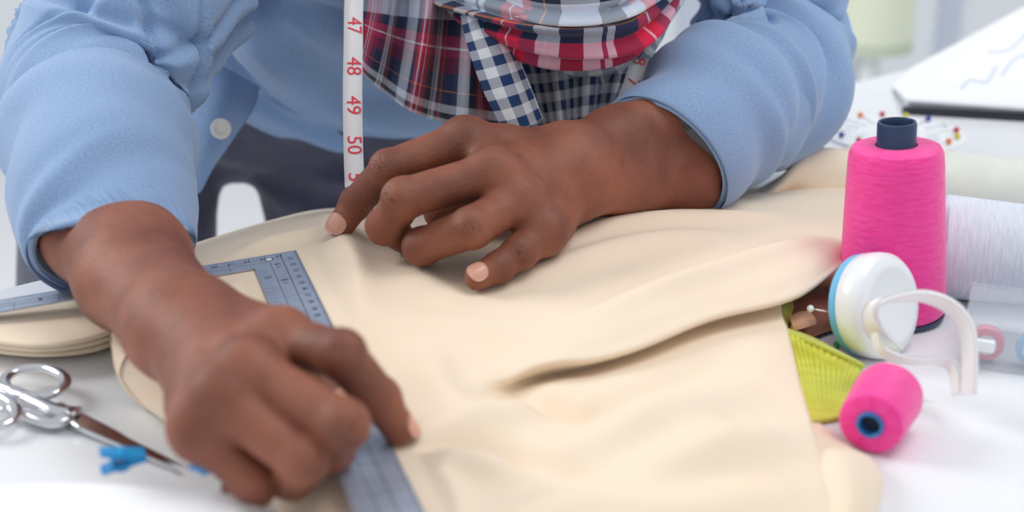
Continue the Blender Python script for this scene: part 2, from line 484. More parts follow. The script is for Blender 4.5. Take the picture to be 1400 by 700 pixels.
# glazed wall above the sill: window_1 .. window_4
for i, x in enumerate((-3.0, -1.2, .55, 2.1)):
    w = bpy.data.objects.new('window_%d' % (i + 1), None); COL.objects.link(w); w.location = (x, 3.36, FLOOR + .08); w['kind'] = 'structure'
    x1 = (-1.2, .55, 2.1, 4.0)[i]
    for nm, lo, hi in (('window_jamb', (x - .045, 3.31, FLOOR + .08), (x + .045, 3.41, 1.9)), ('window_rail', (x, 3.31, FLOOR + .08), (x1, 3.41, FLOOR + .14)),
                       ('window_rail', (x, 3.31, 1.82), (x1, 3.41, 1.9)), ('mullion', ((x + x1) / 2 - .03, 3.33, FLOOR + .12), ((x + x1) / 2 + .03, 3.39, 1.85))):
        box(nm, M['frame'], lo=lo, hi=hi, parent=w)
    box('window_pane', M['clear'], lo=(x, 3.355, FLOOR + .13), hi=(x1, 3.362, 1.84), parent=w)

# table
tab = thing('work_table', 'large white work table under the cream fabric and sewing tools', 'table', tuple(tb(.6, .45, FLOOR)))
box('tabletop', M['table'], [tb(-1.0, .9, -.03), tb(1.5, .9, -.03), tb(1.5, 0, -.03), tb(-1.0, 0, -.03), tb(-1.0, .9, 0), tb(1.5, .9, 0), tb(1.5, 0, 0), tb(-1.0, 0, 0)], parent=tab, bevel=.002)
for a in (-.9, 1.4):
    for b in (.08, .82):
        box('leg', M['white'], lo=tuple(tb(a, b, FLOOR) - np.array([.025, .025, 0])), hi=tuple(tb(a, b, -.03) + np.array([.025, .025, 0])), parent=tab, bevel=.003)

# ================================================================ CREAM FABRIC
c0 = Z(405, 343, .0385); cL = Z(0, 411, .0265); cB = Z(570, 702, .028)
ex = unit(cL - c0); ey = cB - c0; ey = unit(ey - ex * (ey @ ex))
nz = np.cross(ex, ey)
RM = basis(c0, ex, ey)
def under_ruler(G):
    """press the cloth down wherever the ruler lies on it"""
    rel = G - c0; u = rel @ ex; v = rel @ ey; n = unit(np.cross(ex, ey)); n = n if n[2] > 0 else -n
    h = rel @ n; mg = .010
    du = np.maximum(np.maximum(-mg - u, u - .31), np.maximum(-mg - v, v - .020 - mg)); dv = np.maximum(np.maximum(-mg - v, v - .43), np.maximum(-mg - u, u - .030 - mg))
    d = np.minimum(du, dv); lim = -.0016 + np.clip(d, 0, 1) * .5
    G[..., 2] -= np.maximum(h - lim, 0)
    G[..., 2] = np.maximum(G[..., 2], .0008)
    return G
def zc(rows): return [[Z(*p) for p in r] for r in rows]
A_ROWS = [
 [(258,336,.002),(370,302,.002),(450,286,.002),(560,289,.002),(680,285,.002),(760,280,.002),(860,274,.002),(960,262,.002),(1060,254,.002),(1110,250,.002),(1165,248,.002)],
 [(258,350,.026),(370,315,.030),(450,298,.035),(560,301,.036),(680,297,.036),(760,292,.037),(860,288,.036),(960,277,.034),(1060,268,.030),(1110,264,.028),(1160,262,.022)],
 [(245,376,.031),(370,345,.036),(450,330,.038),(560,338,.037),(680,334,.037),(760,326,.040),(860,316,.038),(960,300,.037),(1060,292,.035),(1110,290,.034),(1160,288,.030)],
 [(235,410,.032),(365,388,.036),(450,380,.037),(560,392,.037),(680,396,.036),(760,382,.039),(860,362,.040),(960,338,.040),(1060,326,.039),(1110,322,.038),(1160,316,.034)],
 [(205,448,.031),(358,440,.035),(448,442,.035),(550,450,.035),(660,462,.035),(735,458,.038),(845,430,.043),(960,390,.045),(1060,368,.045),(1110,352,.043),(1156,332,.038)],
 [(178,478,.028),(350,490,.030),(442,495,.031),(540,503,.031),(640,508,.031),(722,502,.034),(840,470,.038),(962,426,.041),(1060,401,.041),(1110,382,.040),(1150,354,.036)],
 [(166,500,.024),(345,515,.028),(440,520,.029),(535,528,.029),(635,532,.029),(712,516,.029),(838,487,.034),(962,442,.037),(1060,415,.037),(1108,396,.036),(1146,367,.032)],
 [(166,520,.018),(340,535,.026),(440,538,.028),(535,545,.028),(640,552,.028),(735,523,.019),(845,489,.023),(966,444,.026),(1057,417,.027),(1066,418,.024),(1066,412,.010)],
 [(188,548,.014),(335,560,.024),(440,562,.027),(535,572,.028),(640,580,.028),(742,560,.027),(858,530,.030),(975,490,.029),(1064,462,.026),(1076,452,.022),(1074,445,.005)],
 [(232,580,.010),(340,605,.020),(440,606,.025),(540,612,.029),(645,618,.028),(748,606,.027),(866,585,.029),(985,560,.027),(1080,530,.022),(1092,525,.018),(1088,518,.004)],
 [(300,640,.008),(370,650,.014),(450,655,.021),(548,662,.026),(650,668,.027),(755,664,.026),(876,652,.027),(1000,635,.025),(1100,608,.021),(1114,602,.017),(1110,596,.004)],
 [(380,700,.005),(420,705,.012),(470,710,.018),(555,718,.022),(655,725,.024),(762,725,.024),(885,722,.024),(1015,712,.023),(1115,680,.020),(1132,672,.016),(1128,668,.004)],
 [(400,800,.003),(450,800,.010),(500,800,.014),(570,800,.018),(665,800,.020),(772,800,.020),(895,800,.020),(1030,795,.020),(1130,770,.018),(1150,765,.014),(1148,760,.003)],
]
RIDGES = [  # polyline in picture pixels laid on the cloth, amplitude, width (m)
 ([(452,300),(470,345),(482,400),(500,450)], .0035, .012),
 ([(560,372),(590,400),(640,420)], .002, .012),
 ([(700,392),(780,372),(870,345),(960,330)], .003, .013),
 ([(760,350),(840,322),(930,308),(1040,300)], .0035, .011),
 ([(785,318),(860,300),(950,292)], .003, .009),
 ([(800,452),(900,418),(1000,385),(1120,340)], .0035, .012),
 ([(820,430),(920,395),(1040,352)], -.0025, .010),
 ([(560,588),(620,570),(700,545),(760,500)], .003, .014),
 ([(565,600),(640,600),(720,608),(800,640)], -.004, .011),
 ([(570,612),(640,618),(700,632)], .004, .008),
 ([(560,630),(590,660),(600,700)], .004, .012),
 ([(720,620),(800,600),(900,560),(1000,520)], .0035, .016),
 ([(820,545),(900,515),(1000,470)], -.003, .014),
 ([(700,515),(745,530),(790,545),(840,540)], -.005, .010),
 ([(840,560),(930,575),(1010,570)], .0025, .018),
 ([(860,640),(960,610),(1080,570)], .004, .014),
 ([(700,690),(800,670),(920,680),(1060,650)], .004, .015),
 ([(330,345),(380,332),(430,322)], .002, .008),
 ([(580,440),(650,450),(700,440)], .0015, .014),
 ([(640,560),(600,520),(585,480)], .0025, .012),
 ([(480,400),(500,470),(540,560)], -.002, .012),
]
def seg_dist(Q, a, b):
    d = b - a; t = np.clip(((Q - a) @ d) / (d @ d), 0, 1); return np.linalg.norm(Q - a - t[..., None] * d, axis=-1), t
def apply_ridges(G, ridges, zref=.035):
    Q = G[..., :2]
    dz = np.zeros(Q.shape[:-1])
    for pl, amp, w in ridges:
        pts = catmull(np.array([Z(x, y, zref)[:2] for x, y in pl]), 4)
        best = np.full(dz.shape, 9.); along = np.zeros(dz.shape); n = len(pts) - 1
        for i in range(n):
            d, t = seg_dist(Q, pts[i], pts[i + 1])
            m = d < best; best = np.where(m, d, best); along = np.where(m, (i + t) / n, along)
        dz += 2.6 * amp * np.exp(-(best / w) ** 2) * np.sin(np.clip(along * .9 + .05, 0, 1) * np.pi) ** .6
    G[..., 2] += dz * np.clip(G[..., 2] / .012, 0, 1)
    return G
def wav(G, amp, fr, seed=0):
    rs = np.random.RandomState(seed); z = 0
    for k in range(7):
        d = rs.randn(2); d /= np.linalg.norm(d); z = z + np.sin((G[..., 0] * d[0] + G[..., 1] * d[1]) * fr * (1 + rs.rand()) + rs.rand() * 6.28)
    return z * amp / 7

fab = thing('fabric', 'cream cotton fabric spread in folds across the table under both hands', 'fabric', tuple(Z(640, 480, 0)))
G = patch_points(zc(A_ROWS), 16, 20)
G = apply_ridges(G, RIDGES)
G[..., 2] += wav(G, .0016, 55, 3) * np.clip(G[..., 2] / .02, 0, 1)
G = under_ruler(G)
patch_obj('main_sheet', G, M['cloth'], fab, .0012)
# folded loop on the left under the wrist
L_ROWS = [
 [(150,440,.020),(240,430,.022),(330,430,.018)],
 [(150,462,.026),(220,460,.030),(330,470,.024)],
 [(153,480,.024),(205,492,.026),(300,520,.022)],
 [(158,505,.017),(206,520,.020),(290,560,.018)],
 [(170,530,.010),(215,553,.012),(290,585,.012)],
 [(190,552,.003),(225,572,.003),(290,600,.003)],
 [(205,550,.001),(235,565,.001),(300,590,.001)]]
G = patch_points(zc(L_ROWS), 8, 12); patch_obj('fold', G, M['cloth'], fab, .0012)
for k, (dz, yo) in enumerate(((.0, 0), (.0055, -9), (.011, -17))):
    z = .0055 + dz
    rows = []
    base = [(-160, 452), (-60, 472), (10, 484), (70, 487), (130, 480), (175, 462), (215, 440)]
    for (oy, zz) in ((-52 - yo * 1.2, z + .001), (-34 - yo * .5, z + .003), (-14, z + .0035), (-3, z + .002), (0, z - .0005), (-3, z - .003), (-10, z - .0045), (-30, z - .005)):
        rows.append([(x, y + oy + yo + (2 * k if 0 < x < 100 else 0), max(zz, .001)) for x, y in base])
    if k == 2: rows = [[(x, 414 - .168 * x, .001) for x, y in base], [(x, 420 - .168 * x, .016) for x, y in base], [(x, 432 - .168 * x, .0185) for x, y in base]] + rows[1:]
    G = under_ruler(patch_points(zc(rows), 5, 8)); patch_obj('fold', G, M['cloth'], fab, .001)
# bottom right under layer with an open curl
C_ROWS = [
 [(1075,575,.004),(1105,578,.006),(1120,580,.004)],
 [(1080,600,.010),(1125,610,.013),(1160,612,.006)],
 [(1085,622,.013),(1140,618,.018),(1188,628,.010)],
 [(1085,650,.014),(1150,640,.021),(1200,655,.009)],
 [(1090,690,.014),(1160,680,.020),(1196,690,.008)],
 [(1100,760,.014),(1150,750,.018),(1185,760,.006)]]
C4 = [r + [(r[-1][0] + 3, r[-1][1] + 2, .001)] for r in C_ROWS]
G = patch_points(zc(C4), 8, 10); patch_obj('under_layer', G, M['cloth'], fab, .0012)
# roll at the back right, behind the tall cone
B_ROWS = [
 [(1030,262,.004),(1090,232,.004),(1160,205,.004),(1230,203,.004),(1290,208,.004),(1340,226,.004),(1368,240,.004)],
 [(1035,262,.016),(1092,228,.024),(1160,202,.028),(1230,200,.028),(1290,206,.026),(1335,222,.020),(1362,240,.008)],
 [(1045,266,.022),(1100,240,.030),(1165,222,.034),(1230,218,.032),(1290,222,.030),(1330,234,.022),(1356,244,.009)],
 [(1050,272,.020),(1105,258,.022),(1165,248,.024),(1230,240,.022),(1290,240,.020),(1325,246,.014),(1350,249,.005)],
 [(1050,285,.006),(1105,285,.006),(1165,282,.004),(1230,270,.003),(1290,258,.003),(1322,254,.002),(1342,252,.001)]]
G = patch_points(zc(B_ROWS), 8, 8)
G = apply_ridges(G, [([(1075, 250), (1110, 235), (1160, 225)], .006, .012), ([(1290, 232), (1320, 226), (1350, 234)], -.006, .010)], .03)
patch_obj('fold', G, M['cloth'], fab, .0012)

# ================================================================ PERSON
man = thing('person', 'person in blue chambray shirt and plaid scarf leaning over the table', 'person', tuple(P(400, 200, 1.36) * np.array([1, 1, 0]) + np.array([0, 0, FLOOR])))
def chain(f, pts, rs, k=.004):
    for i in range(len(pts) - 1): f.cone(pts[i], pts[i + 1], rs[i], rs[i + 1], k)

def build_arm(spec):
    allp = np.concatenate([np.array(v) for v in spec['fingers']] + [np.array(spec['arm']), np.array(spec['thumb'])])
    f = Field(allp.min(0) - .055, allp.max(0) + .055, .00105)
    arm = spec['arm']; W = arm[0]
    wr, wu = spec['wr'], spec['wu']
    nrm = spec['n']  # dorsal normal of the hand
    pal = -nrm
    # forearm: two blended cores (radius/ulna), thick muscle near elbow
    side = unit(wr - wu)
    for sgn in (1, -1):
        pts = [W + side * sgn * .0125, arm[1] + side * sgn * .014, arm[2] + side * sgn * .017, arm[3] + side * sgn * .012]
        chain(f, pts, spec['armr'], .02)
    # carpal block and metacarpals
    mcps = [np.array(g[0]) for g in spec['fingers']]
    car = [wr * (1 - t) + wu * t for t in (0, .33, .67, 1)]
    for c, m in zip(car, mcps):
        f.cone(c, m, .0135, .0115, .012)
        f.cone(c + pal * .010, m + pal * .008 + (c - m) * .12, .0135, .0115, .012)
    for i in range(3):
        f.cone(mcps[i] * .9 + car[i] * .1, mcps[i + 1] * .9 + car[i + 1] * .1, .0105, .0105, .01)
        f.cone((mcps[i] + car[i]) / 2 + pal * .008, (mcps[i + 1] + car[i + 1]) / 2 + pal * .008, .014, .014, .012)
    f.cone(W, (wr + wu) / 2, .020, .018, .02)
    f.cone(W, (mcps[1] + mcps[2]) / 2 * .4 + (wr + wu) / 2 * .6, .019, .013, .02)
    # extensor tendons
    for c, m in zip(car, mcps):
        f.cone(c * .4 + m * .6 + nrm * .0100, m + nrm * .0095, .0012, .0022, .007)
    # fingers: each its own field
    fg = f.blank()
    for g, rr in zip(spec['fingers'], spec['fr']):
        one = f.blank(); g = [np.array(q) for q in g]
        chain(one, g, rr, .003)
        for q, r, a, b in ((g[1], rr[1], g[0], g[2]), (g[2], rr[2], g[1], g[3])):   # knuckle swelling on the outside of the bend
            outd = unit(2 * q - a - b)
            one.ell(q + outd * r * .25, (np.array([1., 0, 0]), np.array([0, 1., 0]), np.array([0, 0, 1.])), (r * .95,) * 3, .004)
            for tt in ((-.003, 0, .003) if q is g[1] else ()):                                              # creases
                t = unit(b - a); cc = q + outd * r * 1.22 + t * tt; s2 = unit(np.cross(t, outd))
                one.cone(cc - s2 * r * .5 - outd * .0008, cc + s2 * r * .5 - outd * .0008, .0005, .0005, .0016, sub=True)
        # knuckle at the mcp
        f.ell(g[0] + nrm * .003, (np.array([1., 0, 0]), np.array([0, 1., 0]), np.array([0, 0, 1.])), (rr[0] * .92,) * 3, .012)
        h = np.maximum(.0015 - np.abs(fg.F - one.F), 0) / .0015
        fg.F = np.minimum(fg.F, one.F) - h * h * .0015 / 4
    one = f.blank(); th = [np.array(q) for q in spec['thumb']]
    chain(one, th, spec['tr'], .005); fg.join(one, .002)
    f.join(fg, .0055)
    return f.mesh()

def nail(tip, back, n, r, ln, wd_, parent):
    ax = unit(tip - back); n = unit(n - ax * (n @ ax)); s = np.cross(ax, n)
    us = np.linspace(-1, 1, 11); vs = np.linspace(-1, 1, 9); rows = []
    for u in us:
        row = []
        for v in vs:
            w = v * max(0, 1 - abs(u) ** 2.6 * .93) ** .5 ; ang = w * wd_
            rr = r * 1.07 - (.10 * r * max(0, u) ** 2)
            row.append(tip + ax * (u * ln + ln * .15) + n * rr * math.cos(ang) + s * rr * math.sin(ang))
        rows.append(row)
    return patch_obj('fingernail', np.array(rows), M['nail'], parent, .0006)

# left hand (picture right)
lw = Z(782, 234, .081)
L = dict(arm=[lw, P(852, 221, .957), P(928, 205, .984), P(1010, 158, 1.030)],
         armr=[.0185, .0205, .0250, .026],
         wr=Z(752, 206, .094), wu=Z(772, 274, .064),
         fingers=[[Z(632,193,.106),Z(532,230,.094),Z(488,276,.064),Z(466,308,.050)],
                  [Z(670,238,.096),Z(553,271,.086),Z(529,308,.062),Z(550,326,.048)],
                  [Z(706,276,.080),Z(645,311,.073),Z(580,336,.056),Z(572,344,.046)],
                  [Z(742,318,.062),Z(712,343,.056),Z(682,364,.050),Z(653,379,.046)]],
         fr=[(.0128,.0112,.0102,.0086),(.0128,.0122,.0114,.009),(.0128,.0122,.0112,.0088),(.0120,.0102,.0088,.0078)],
         thumb=[Z(755,215,.088),Z(690,238,.074),Z(640,270,.062),Z(600,292,.052)], tr=[.013,.0125,.012,.010])
L['n'] = unit(np.cross(L['fingers'][0][0] - L['wu'], L['fingers'][3][0] - L['wr']))
if L['n'] @ (CAM - lw) < 0: L['n'] = -L['n']
# right hand (picture left)
rw = Z(248, 446, .062); el = P(103, 168, .985)
Rr_ = dict(arm=[rw, P(184, 368, .802), P(146, 298, .862), P(125, 210, .93)], armr=[.0190, .0230, .0285, .028],
          wr=Z(305, 436, .064), wu=Z(262, 505, .056),
          fingers=[[Z(388,466,.078),Z(466,484,.083),Z(517,543,.055),Z(545,586,.037)],
                   [Z(345,510,.078),Z(466,580,.066),Z(452,612,.040),Z(425,612,.032)],
                   [Z(305,548,.070),Z(412,628,.052),Z(398,650,.032),Z(372,645,.027)],
                   [Z(275,590,.056),Z(338,652,.038),Z(345,668,.028),Z(325,668,.025)]],
          fr=[(.0125,.0108,.0096,.0080),(.0120,.0112,.0105,.009),(.0115,.0105,.010,.0085),(.0105,.0090,.0082,.0075)],
          thumb=[Z(310,440,.058),Z(395,505,.050),Z(438,532,.042),Z(462,556,.036)], tr=[.014,.012,.0105,.0085])
Rr_['n'] = unit(np.cross(Rr_['fingers'][0][0] - Rr_['wu'], Rr_['fingers'][3][0] - Rr_['wr']))
if Rr_['n'][2] < 0: Rr_['n'] = -Rr_['n']

VS, FS = [], []; off = 0
def add_mesh(V, F):
    global off
    VS.append(V); FS.append(F + off); off += len(V)
add_mesh(*build_arm(L)); add_mesh(*build_arm(Rr_))
# torso, neck, head, upper arms (coarser, under the clothes)
sh_l, sh_r = P(985, -320, 1.13), P(235, -280, 1.04); hip = P(395, 150, 1.37); shc = (sh_l + sh_r) / 2
lat = unit(sh_l - sh_r); spine = unit(shc - hip); fr = unit(np.cross(spine, lat)); 
if fr @ (CAM - shc) < 0: fr = -fr
neck = shc + spine * .05 + fr * .03; headc = neck + unit(spine * .7 + fr * .6) * .17
allp = np.array([sh_l, sh_r, hip, headc, L['arm'][3], el])
f = Field(allp.min(0) - .17, allp.max(0) + .17, .005)
chain(f, [sh_l, P(1020, -170, 1.14), P(1052, -20, 1.135), P(1060, 60, 1.13), P(1050, 125, 1.10), L['arm'][2]], [.045, .042, .038, .036, .034, .03], .02)
chain(f, [sh_r, P(235, -140, 1.03), P(200, -20, 1.0), P(165, 60, .985), P(125, 140, .965), Rr_['arm'][2]], [.045, .044, .042, .040, .036, .03], .02)
for s in (-1, 1):
    f.cone(shc + lat * s * .06, hip + lat * s * .05 + spine * .17, .09, .075, .05)
    f.cone(shc + lat * s * .04, shc + lat * s * .17, .065, .055, .04)
f.cone(shc - fr * .01, neck, .065, .055, .04); f.cone(neck, headc, .054, .06, .02)
hu = unit(spine * .55 + fr * .2 + np.array([0, 0, .5])); hf = unit(fr - hu * (fr @ hu)); hs = np.cross(hu, hf)
f.ell(headc + hu * .03, (hs, hf, hu), (.074, .092, .105), .03); f.ell(headc - hu * .045 + hf * .03, (hs, hf, hu), (.055, .06, .06), .03)
f.cone(headc + hf * .09 + hu * .02, headc + hf * .112 - hu * .018, .009, .014, .012)
for s in (-1, 1):
    f.ell(headc + hs * s * .078 - hf * .005, (hs, hf, hu), (.008, .018, .032), .006)
    f.ell(headc + hs * s * .03 + hf * .096 + hu * .020, (hs, hf, hu), (.015, .012, .0065), .004, sub=True)
    f.cone(headc + hs * s * .015 + hf * .092 + hu * .042, headc + hs * s * .045 + hf * .082 + hu * .042, .006, .006, .008)
for q in (.006, -.008): f.cone(headc - hs * .02 + hf * .096 - hu * (.05 - q), headc + hs * .02 + hf * .096 - hu * (.05 - q), .006, .006, .004)
add_mesh(*f.mesh())
body = mesh_obj('body', np.concatenate(VS), np.concatenate(FS), M['skin'], man)
f = Field(headc - .14, headc + .16, .005)
f.ell(headc + hu * .036 - hf * .006, (hs, hf, hu), (.078, .094, .108), .01)
f.cone(headc + hf * .075 - hu * .11, headc + hf * .13 + hu * .045, .06, .062, .01, sub=True)
f.cone(headc + hf * .1 + hu * .0, headc + hf * .02 - hu * .16, .085, .085, .01, sub=True)
V_, F_ = f.mesh()
if len(V_): mesh_obj('hair', V_, F_, M['hair'], body)
for s in (-1, 1):
    c = headc + hs * s * .03 + hf * .070 + hu * .02
    mesh = lathe('eye', [(.0125 * math.sin(a), -.0125 * math.cos(a)) for a in np.linspace(0, math.pi, 12)], M['eye'], body, 20, tuple(c), tuple(hf))
    lathe('iris', [(.0062, -.0012), (.0062, -.0002), (0, .0006)], M['darkhole'], body, 20, tuple(c + hf * .0122), tuple(hf))
# nails
g = L['fingers'][0]; nail(g[3], g[2], unit(CAM - g[3]) * .9 + np.array([-.45, 0, .15]), .0087, .0068, .85, body)
g = L['fingers'][3]; nail(g[3], g[2], unit(CAM - g[3]) * .8 + np.array([0, 0, .6]), .0079, .0060, .8, body)
g = Rr_['fingers'][0]; nail(g[3], g[2], np.array([.9, 0, .55]), .0080, .0065, .85, body)
nail(Rr_['thumb'][3], Rr_['thumb'][2], np.array([.1, -.2, 1.]), .0085, .0065, .8, body)

# ---- trousers
f = Field((-.62, .12, FLOOR + .02), (.22, .75, .14), .006)
hl, hr = P(460, 130, 1.37), P(172, 120, 1.35)
kl, kr = P(548, 560, 1.38), P(150, 560, 1.30)
al, ar = np.array([kl[0] + .02, kl[1] + .07, FLOOR + .10]), np.array([kr[0] - .02, kr[1] + .09, FLOOR + .10])
for h_, k_, a_ in ((hl, kl, al), (hr, kr, ar)):
    f.cone(h_, k_, .0945, .084, .006); f.cone(k_, a_, .084, .062, .03)
f.cone(hl + spine * .06, hr + spine * .06, .108, .108, .015); f.cone(P(460, 146, 1.345), P(168, 146, 1.33), .072, .072, .012)
rs = np.random.RandomState(5)
cro = P(330, 258, 1.25)
for h_, pts in ((hl, [(420,215),(480,200),(560,195)]), (hl, [(400,250),(470,255),(560,262)]), (hl, [(370,270),(430,300),(500,335)]), (hl, [(380,185),(450,170),(520,165)]), (hr, [(300,240),(290,290),(285,330)])):
    pass
V_, F_ = f.mesh()
dy = np.zeros(len(V_))
for am, pts in ((.006,[(345,240),(410,225),(480,215),(600,212)]),(-.010,[(345,250),(410,238),(500,236),(600,240)]),(.011,[(335,252),(420,248),(500,255),(600,268)]),(-.010,[(345,262),(410,272),(480,292),(560,320)]),(.010,[(345,275),(400,300),(440,330),(480,360)]),
    (.010,[(310,225),(300,190),(280,150)]),(-.009,[(312,245),(285,240),(255,235)]),(.008,[(305,262),(285,290),(275,330)]),(-.008,[(300,270),(255,320),(240,380)]),(.008,[(60,300),(90,360),(100,430)])):
    pl = catmull(np.array([P(x, y, 1.27)[[0, 2]] for x, y in pts]), 4); best = np.full(len(V_), 9.)
    for i in range(len(pl) - 1): best = np.minimum(best, seg_dist(V_[:, [0, 2]], pl[i], pl[i + 1])[0])
    dy += am * np.exp(-(best / .011) ** 2)
V_[:, 1] -= dy * (V_[:, 1] < hl[1] - .02)
tro = mesh_obj('trousers', V_, F_, M['trousers'], man)
for a_ in (al, ar):
    f = Field(a_ - np.array([.1, .3, .12]), a_ + np.array([.1, .15, .12]), .006)
    c = a_ * np.array([1, 1, 0]) + np.array([0, 0, FLOOR + .035])
    f.cone(c + np.array([0, .03, .01]), c + np.array([0, -.15, -.003]), .042, .030, .02); f.cone(c + np.array([0, .02, .03]), a_, .04, .045, .02)
    V_, F_ = f.mesh(); V_[:, 2] = np.maximum(V_[:, 2], FLOOR + .001); mesh_obj('shoe', V_, F_, M['shoe'], man)

# ---- shirt
def fold_disp(seed, n, amp, s_rng=(0, 1), focus=None, slope=1.2, wid=(.015, .04), th_c=None):
    rs = np.random.RandomState(seed); L_ = []
    for _ in range(n):
        s0 = rs.uniform(*s_rng)
        if focus is not None: s0 = focus + rs.randn() * .13
        t0 = rs.uniform(0, 6.28) if th_c is None else th_c + rs.randn() * 1.1
        L_.append((s0, t0, rs.uniform(-slope, slope) * .12, rs.uniform(*wid), rs.uniform(.6, 1.7), amp * rs.uniform(.4, 1.2) * (1 if rs.rand() < .4 else -1)))
    def fn(S, TH):
        D = 0 * S
        for s0, t0, sl, w, tw, a in L_:
            dt = (TH - t0 + np.pi) % (2 * np.pi) - np.pi
            line = S - (s0 + sl * dt + .02 * np.sin(dt * 2.3 + t0))
            q = line / w
            D += a * (np.exp(-q ** 2) - .5 * np.exp(-((q - 1.6) / 1.5) ** 2)) * np.exp(-(dt / tw) ** 2)
        return D
    return fn
shirt_c = [(shc + spine * .07 + fr * .03, (.060, .060)), (shc + spine * .03 + fr * .01, (.12, .075)), (shc - spine * .02, (.195, .10)), (P(600, -190, 1.12), (.19, .12)),
           (P(560, -50, 1.19), (.175, .125)), (P(500, 10, 1.27), (.17, .12)), (P(452, 34, 1.31), (.172, .122)), (P(436, 44, 1.33), (.170, .120))]
fd = fold_disp(11, 30, .010, (.35, 1), wid=(.012, .035))
shirt = tube('shirt', [c for c, r in shirt_c], [(r[0], r[1]) for c, r in shirt_c], M['shirt'], man, 14, 160, up=tuple(fr), disp=lambda S, TH: fd(S, TH) * (S > .2), thick=.002)
# right sleeve (picture left)
fd1 = fold_disp(4, 28, .0105, focus=.50, wid=(.010, .026), slope=2.4); fd1b = fold_disp(8, 16, .005, (.2, 1), wid=(.02, .05))
SLR = [(shc - lat * .07 + spine * .01, .075), (sh_r, .066), (P(235, -140, 1.03), .066), (P(200, -20, 1.0), .067), (P(165, 60, .985), .066), (P(126, 135, .962), .063), (P(130, 195, .922), .0590), (P(142, 250, .886), .053), (P(151, 285, .866), .047)]
tube('sleeve', [c for c, r in SLR], [(r, r) for c, r in SLR], M['shirt'], shirt, 16, 128, up=(0, -1, .2), disp=lambda S, TH: fd1(S, TH) + fd1b(S, TH), thick=.0015)
fd2 = fold_disp(15, 22, .0036, (0, 1), wid=(.05, .25))
CUR = [(P(130, 172, .940), .0600), (P(132, 200, .922), .0615), (P(141, 250, .888), .0585), (P(152, 298, .860), .0530), (P(159, 326, .846), .0490), (P(160, 331, .844), .0472)]
tube('cuff', [c for c, r in CUR], [(r, r) for c, r in CUR], M['shirt'], shirt, 8, 128, up=(0, -1, .2), disp=fd2, thick=.004)
# left sleeve (picture right)
fd3 = fold_disp(21, 34, .0105, focus=.52, wid=(.009, .022), slope=2.6); fd3b = fold_disp(22, 16, .005, (.2, 1), wid=(.02, .05))
SLL = [(shc + lat * .07 + spine * .01, .075), (sh_l, .068), (P(1020, -170, 1.14), .062), (P(1050, -20, 1.135), .059), (P(1058, 60, 1.13), .057), (P(1050, 118, 1.09), .060), (P(1012, 142, 1.05), .056), (P(967, 174, 1.012), .051), (P(937, 200, .996), .043)]
tube('sleeve', [c for c, r in SLL], [(r, r) for c, r in SLL], M['shirt'], shirt, 16, 128, up=(0, -1, .2), disp=lambda S, TH: fd3(S, TH) + fd3b(S, TH), thick=.0015)
CUL = [(P(1010, 126, 1.050), .0590), (P(980, 152, 1.022), .0585), (P(943, 186, .998), .0550), (P(911, 216, .986), .0510), (P(907, 220, .984), .0490)]
tube('cuff', [c for c, r in CUL], [(r, r) for c, r in CUL], M['shirt'], shirt, 8, 128, up=(0, -1, .2), disp=fold_disp(31, 20, .0050, (0, .8), wid=(.06, .2)), thick=.004)
# shirt tail with button
T_ = [[(222,70,1.14),(265,80,1.13),(310,96,1.13),(356,118,1.15)], [(222,130,1.13),(262,135,1.115),(305,142,1.11),(345,150,1.13)], [(225,190,1.13),(258,192,1.115),(292,192,1.11),(318,190,1.12)], [(232,230,1.13),(255,236,1.12),(276,235,1.117),(292,228,1.12)], [(244,256,1.13),(258,263,1.125),(267,266,1.122),(276,260,1.122)]]
G = patch_points([[P(*p) for p in r] for r in T_], 10, 10); G += (grid_normals(G) * (wav(G, .003, 60, 9))[..., None])
patch_obj('shirt_tail', G, M['shirt'], shirt, .0018)
bc = P(302, 176, 1.098); bn = unit(CAM - bc)
lathe('button', [(0, .0012), (.0035, .0012), (.0042, .002), (.0066, .0024), (.0078, .0018), (.0080, .0008), (.0075, 0), (0, 0)], M['button'], shirt, 32, tuple(bc), tuple(bn))

# ---- scarf
sc0 = P(690, 40, 1.03)
A_ = []
cols = 23
topx = np.linspace(482, 712, cols)
bot = catmull(np.array([(484, 62), (495, 98), (530, 128), (560, 150), (600, 164), (645, 172), (695, 178), (712, 170)]), 10)
bi = np.linspace(0, len(bot) - 1, cols).astype(int)
rows = []
for v, dd in ((-.9, .05), (-.45, .02), (0, 0), (.35, -.012), (.7, -.018), (.9, -.012), (1.0, .004), (.93, .022), (.6, .045)):
    row = []
    for j in range(cols):
        b = bot[bi[j]]; tx = topx[j]; w = min(max(v, -1), 1)
        x = tx + (b[0] - tx) * max(v, 0) ** 1.3; y = b[1] * v if v > 0 else v * 130
        amp = .017 * (1 - .5 * max(v, 0))
        d = 1.035 + dd + amp * math.sin(j * 2 * math.pi / 5.6 + .5 * v) + .0045 * math.sin(j * 2.3)
        row.append(P(x, y, d))
    rows.append(row)
G = patch_points(rows, 8, 6)
scarf = patch_obj('scarf', G, M['plaid'], man, .0012)
B_ = [[(622,-40,1.02),(634,-44,1.012),(648,-46,1.016),(662,-46,1.03)], [(632,30,1.0),(645,25,.992),(662,20,.996),(674,16,1.012)], [(645,80,.99),(663,76,.982),(685,70,.984),(702,66,1.0)], [(664,130,.985),(682,126,.977),(704,120,.977),(722,112,.99)], [(690,180,.985),(706,178,.977),(724,172,.976),(742,162,.986)]]
G = patch_points([[P(*p) for p in r] for r in B_], 10, 8); patch_obj('scarf_end', G, M['gingham'], scarf, .0012)
rows = []
cols = 15
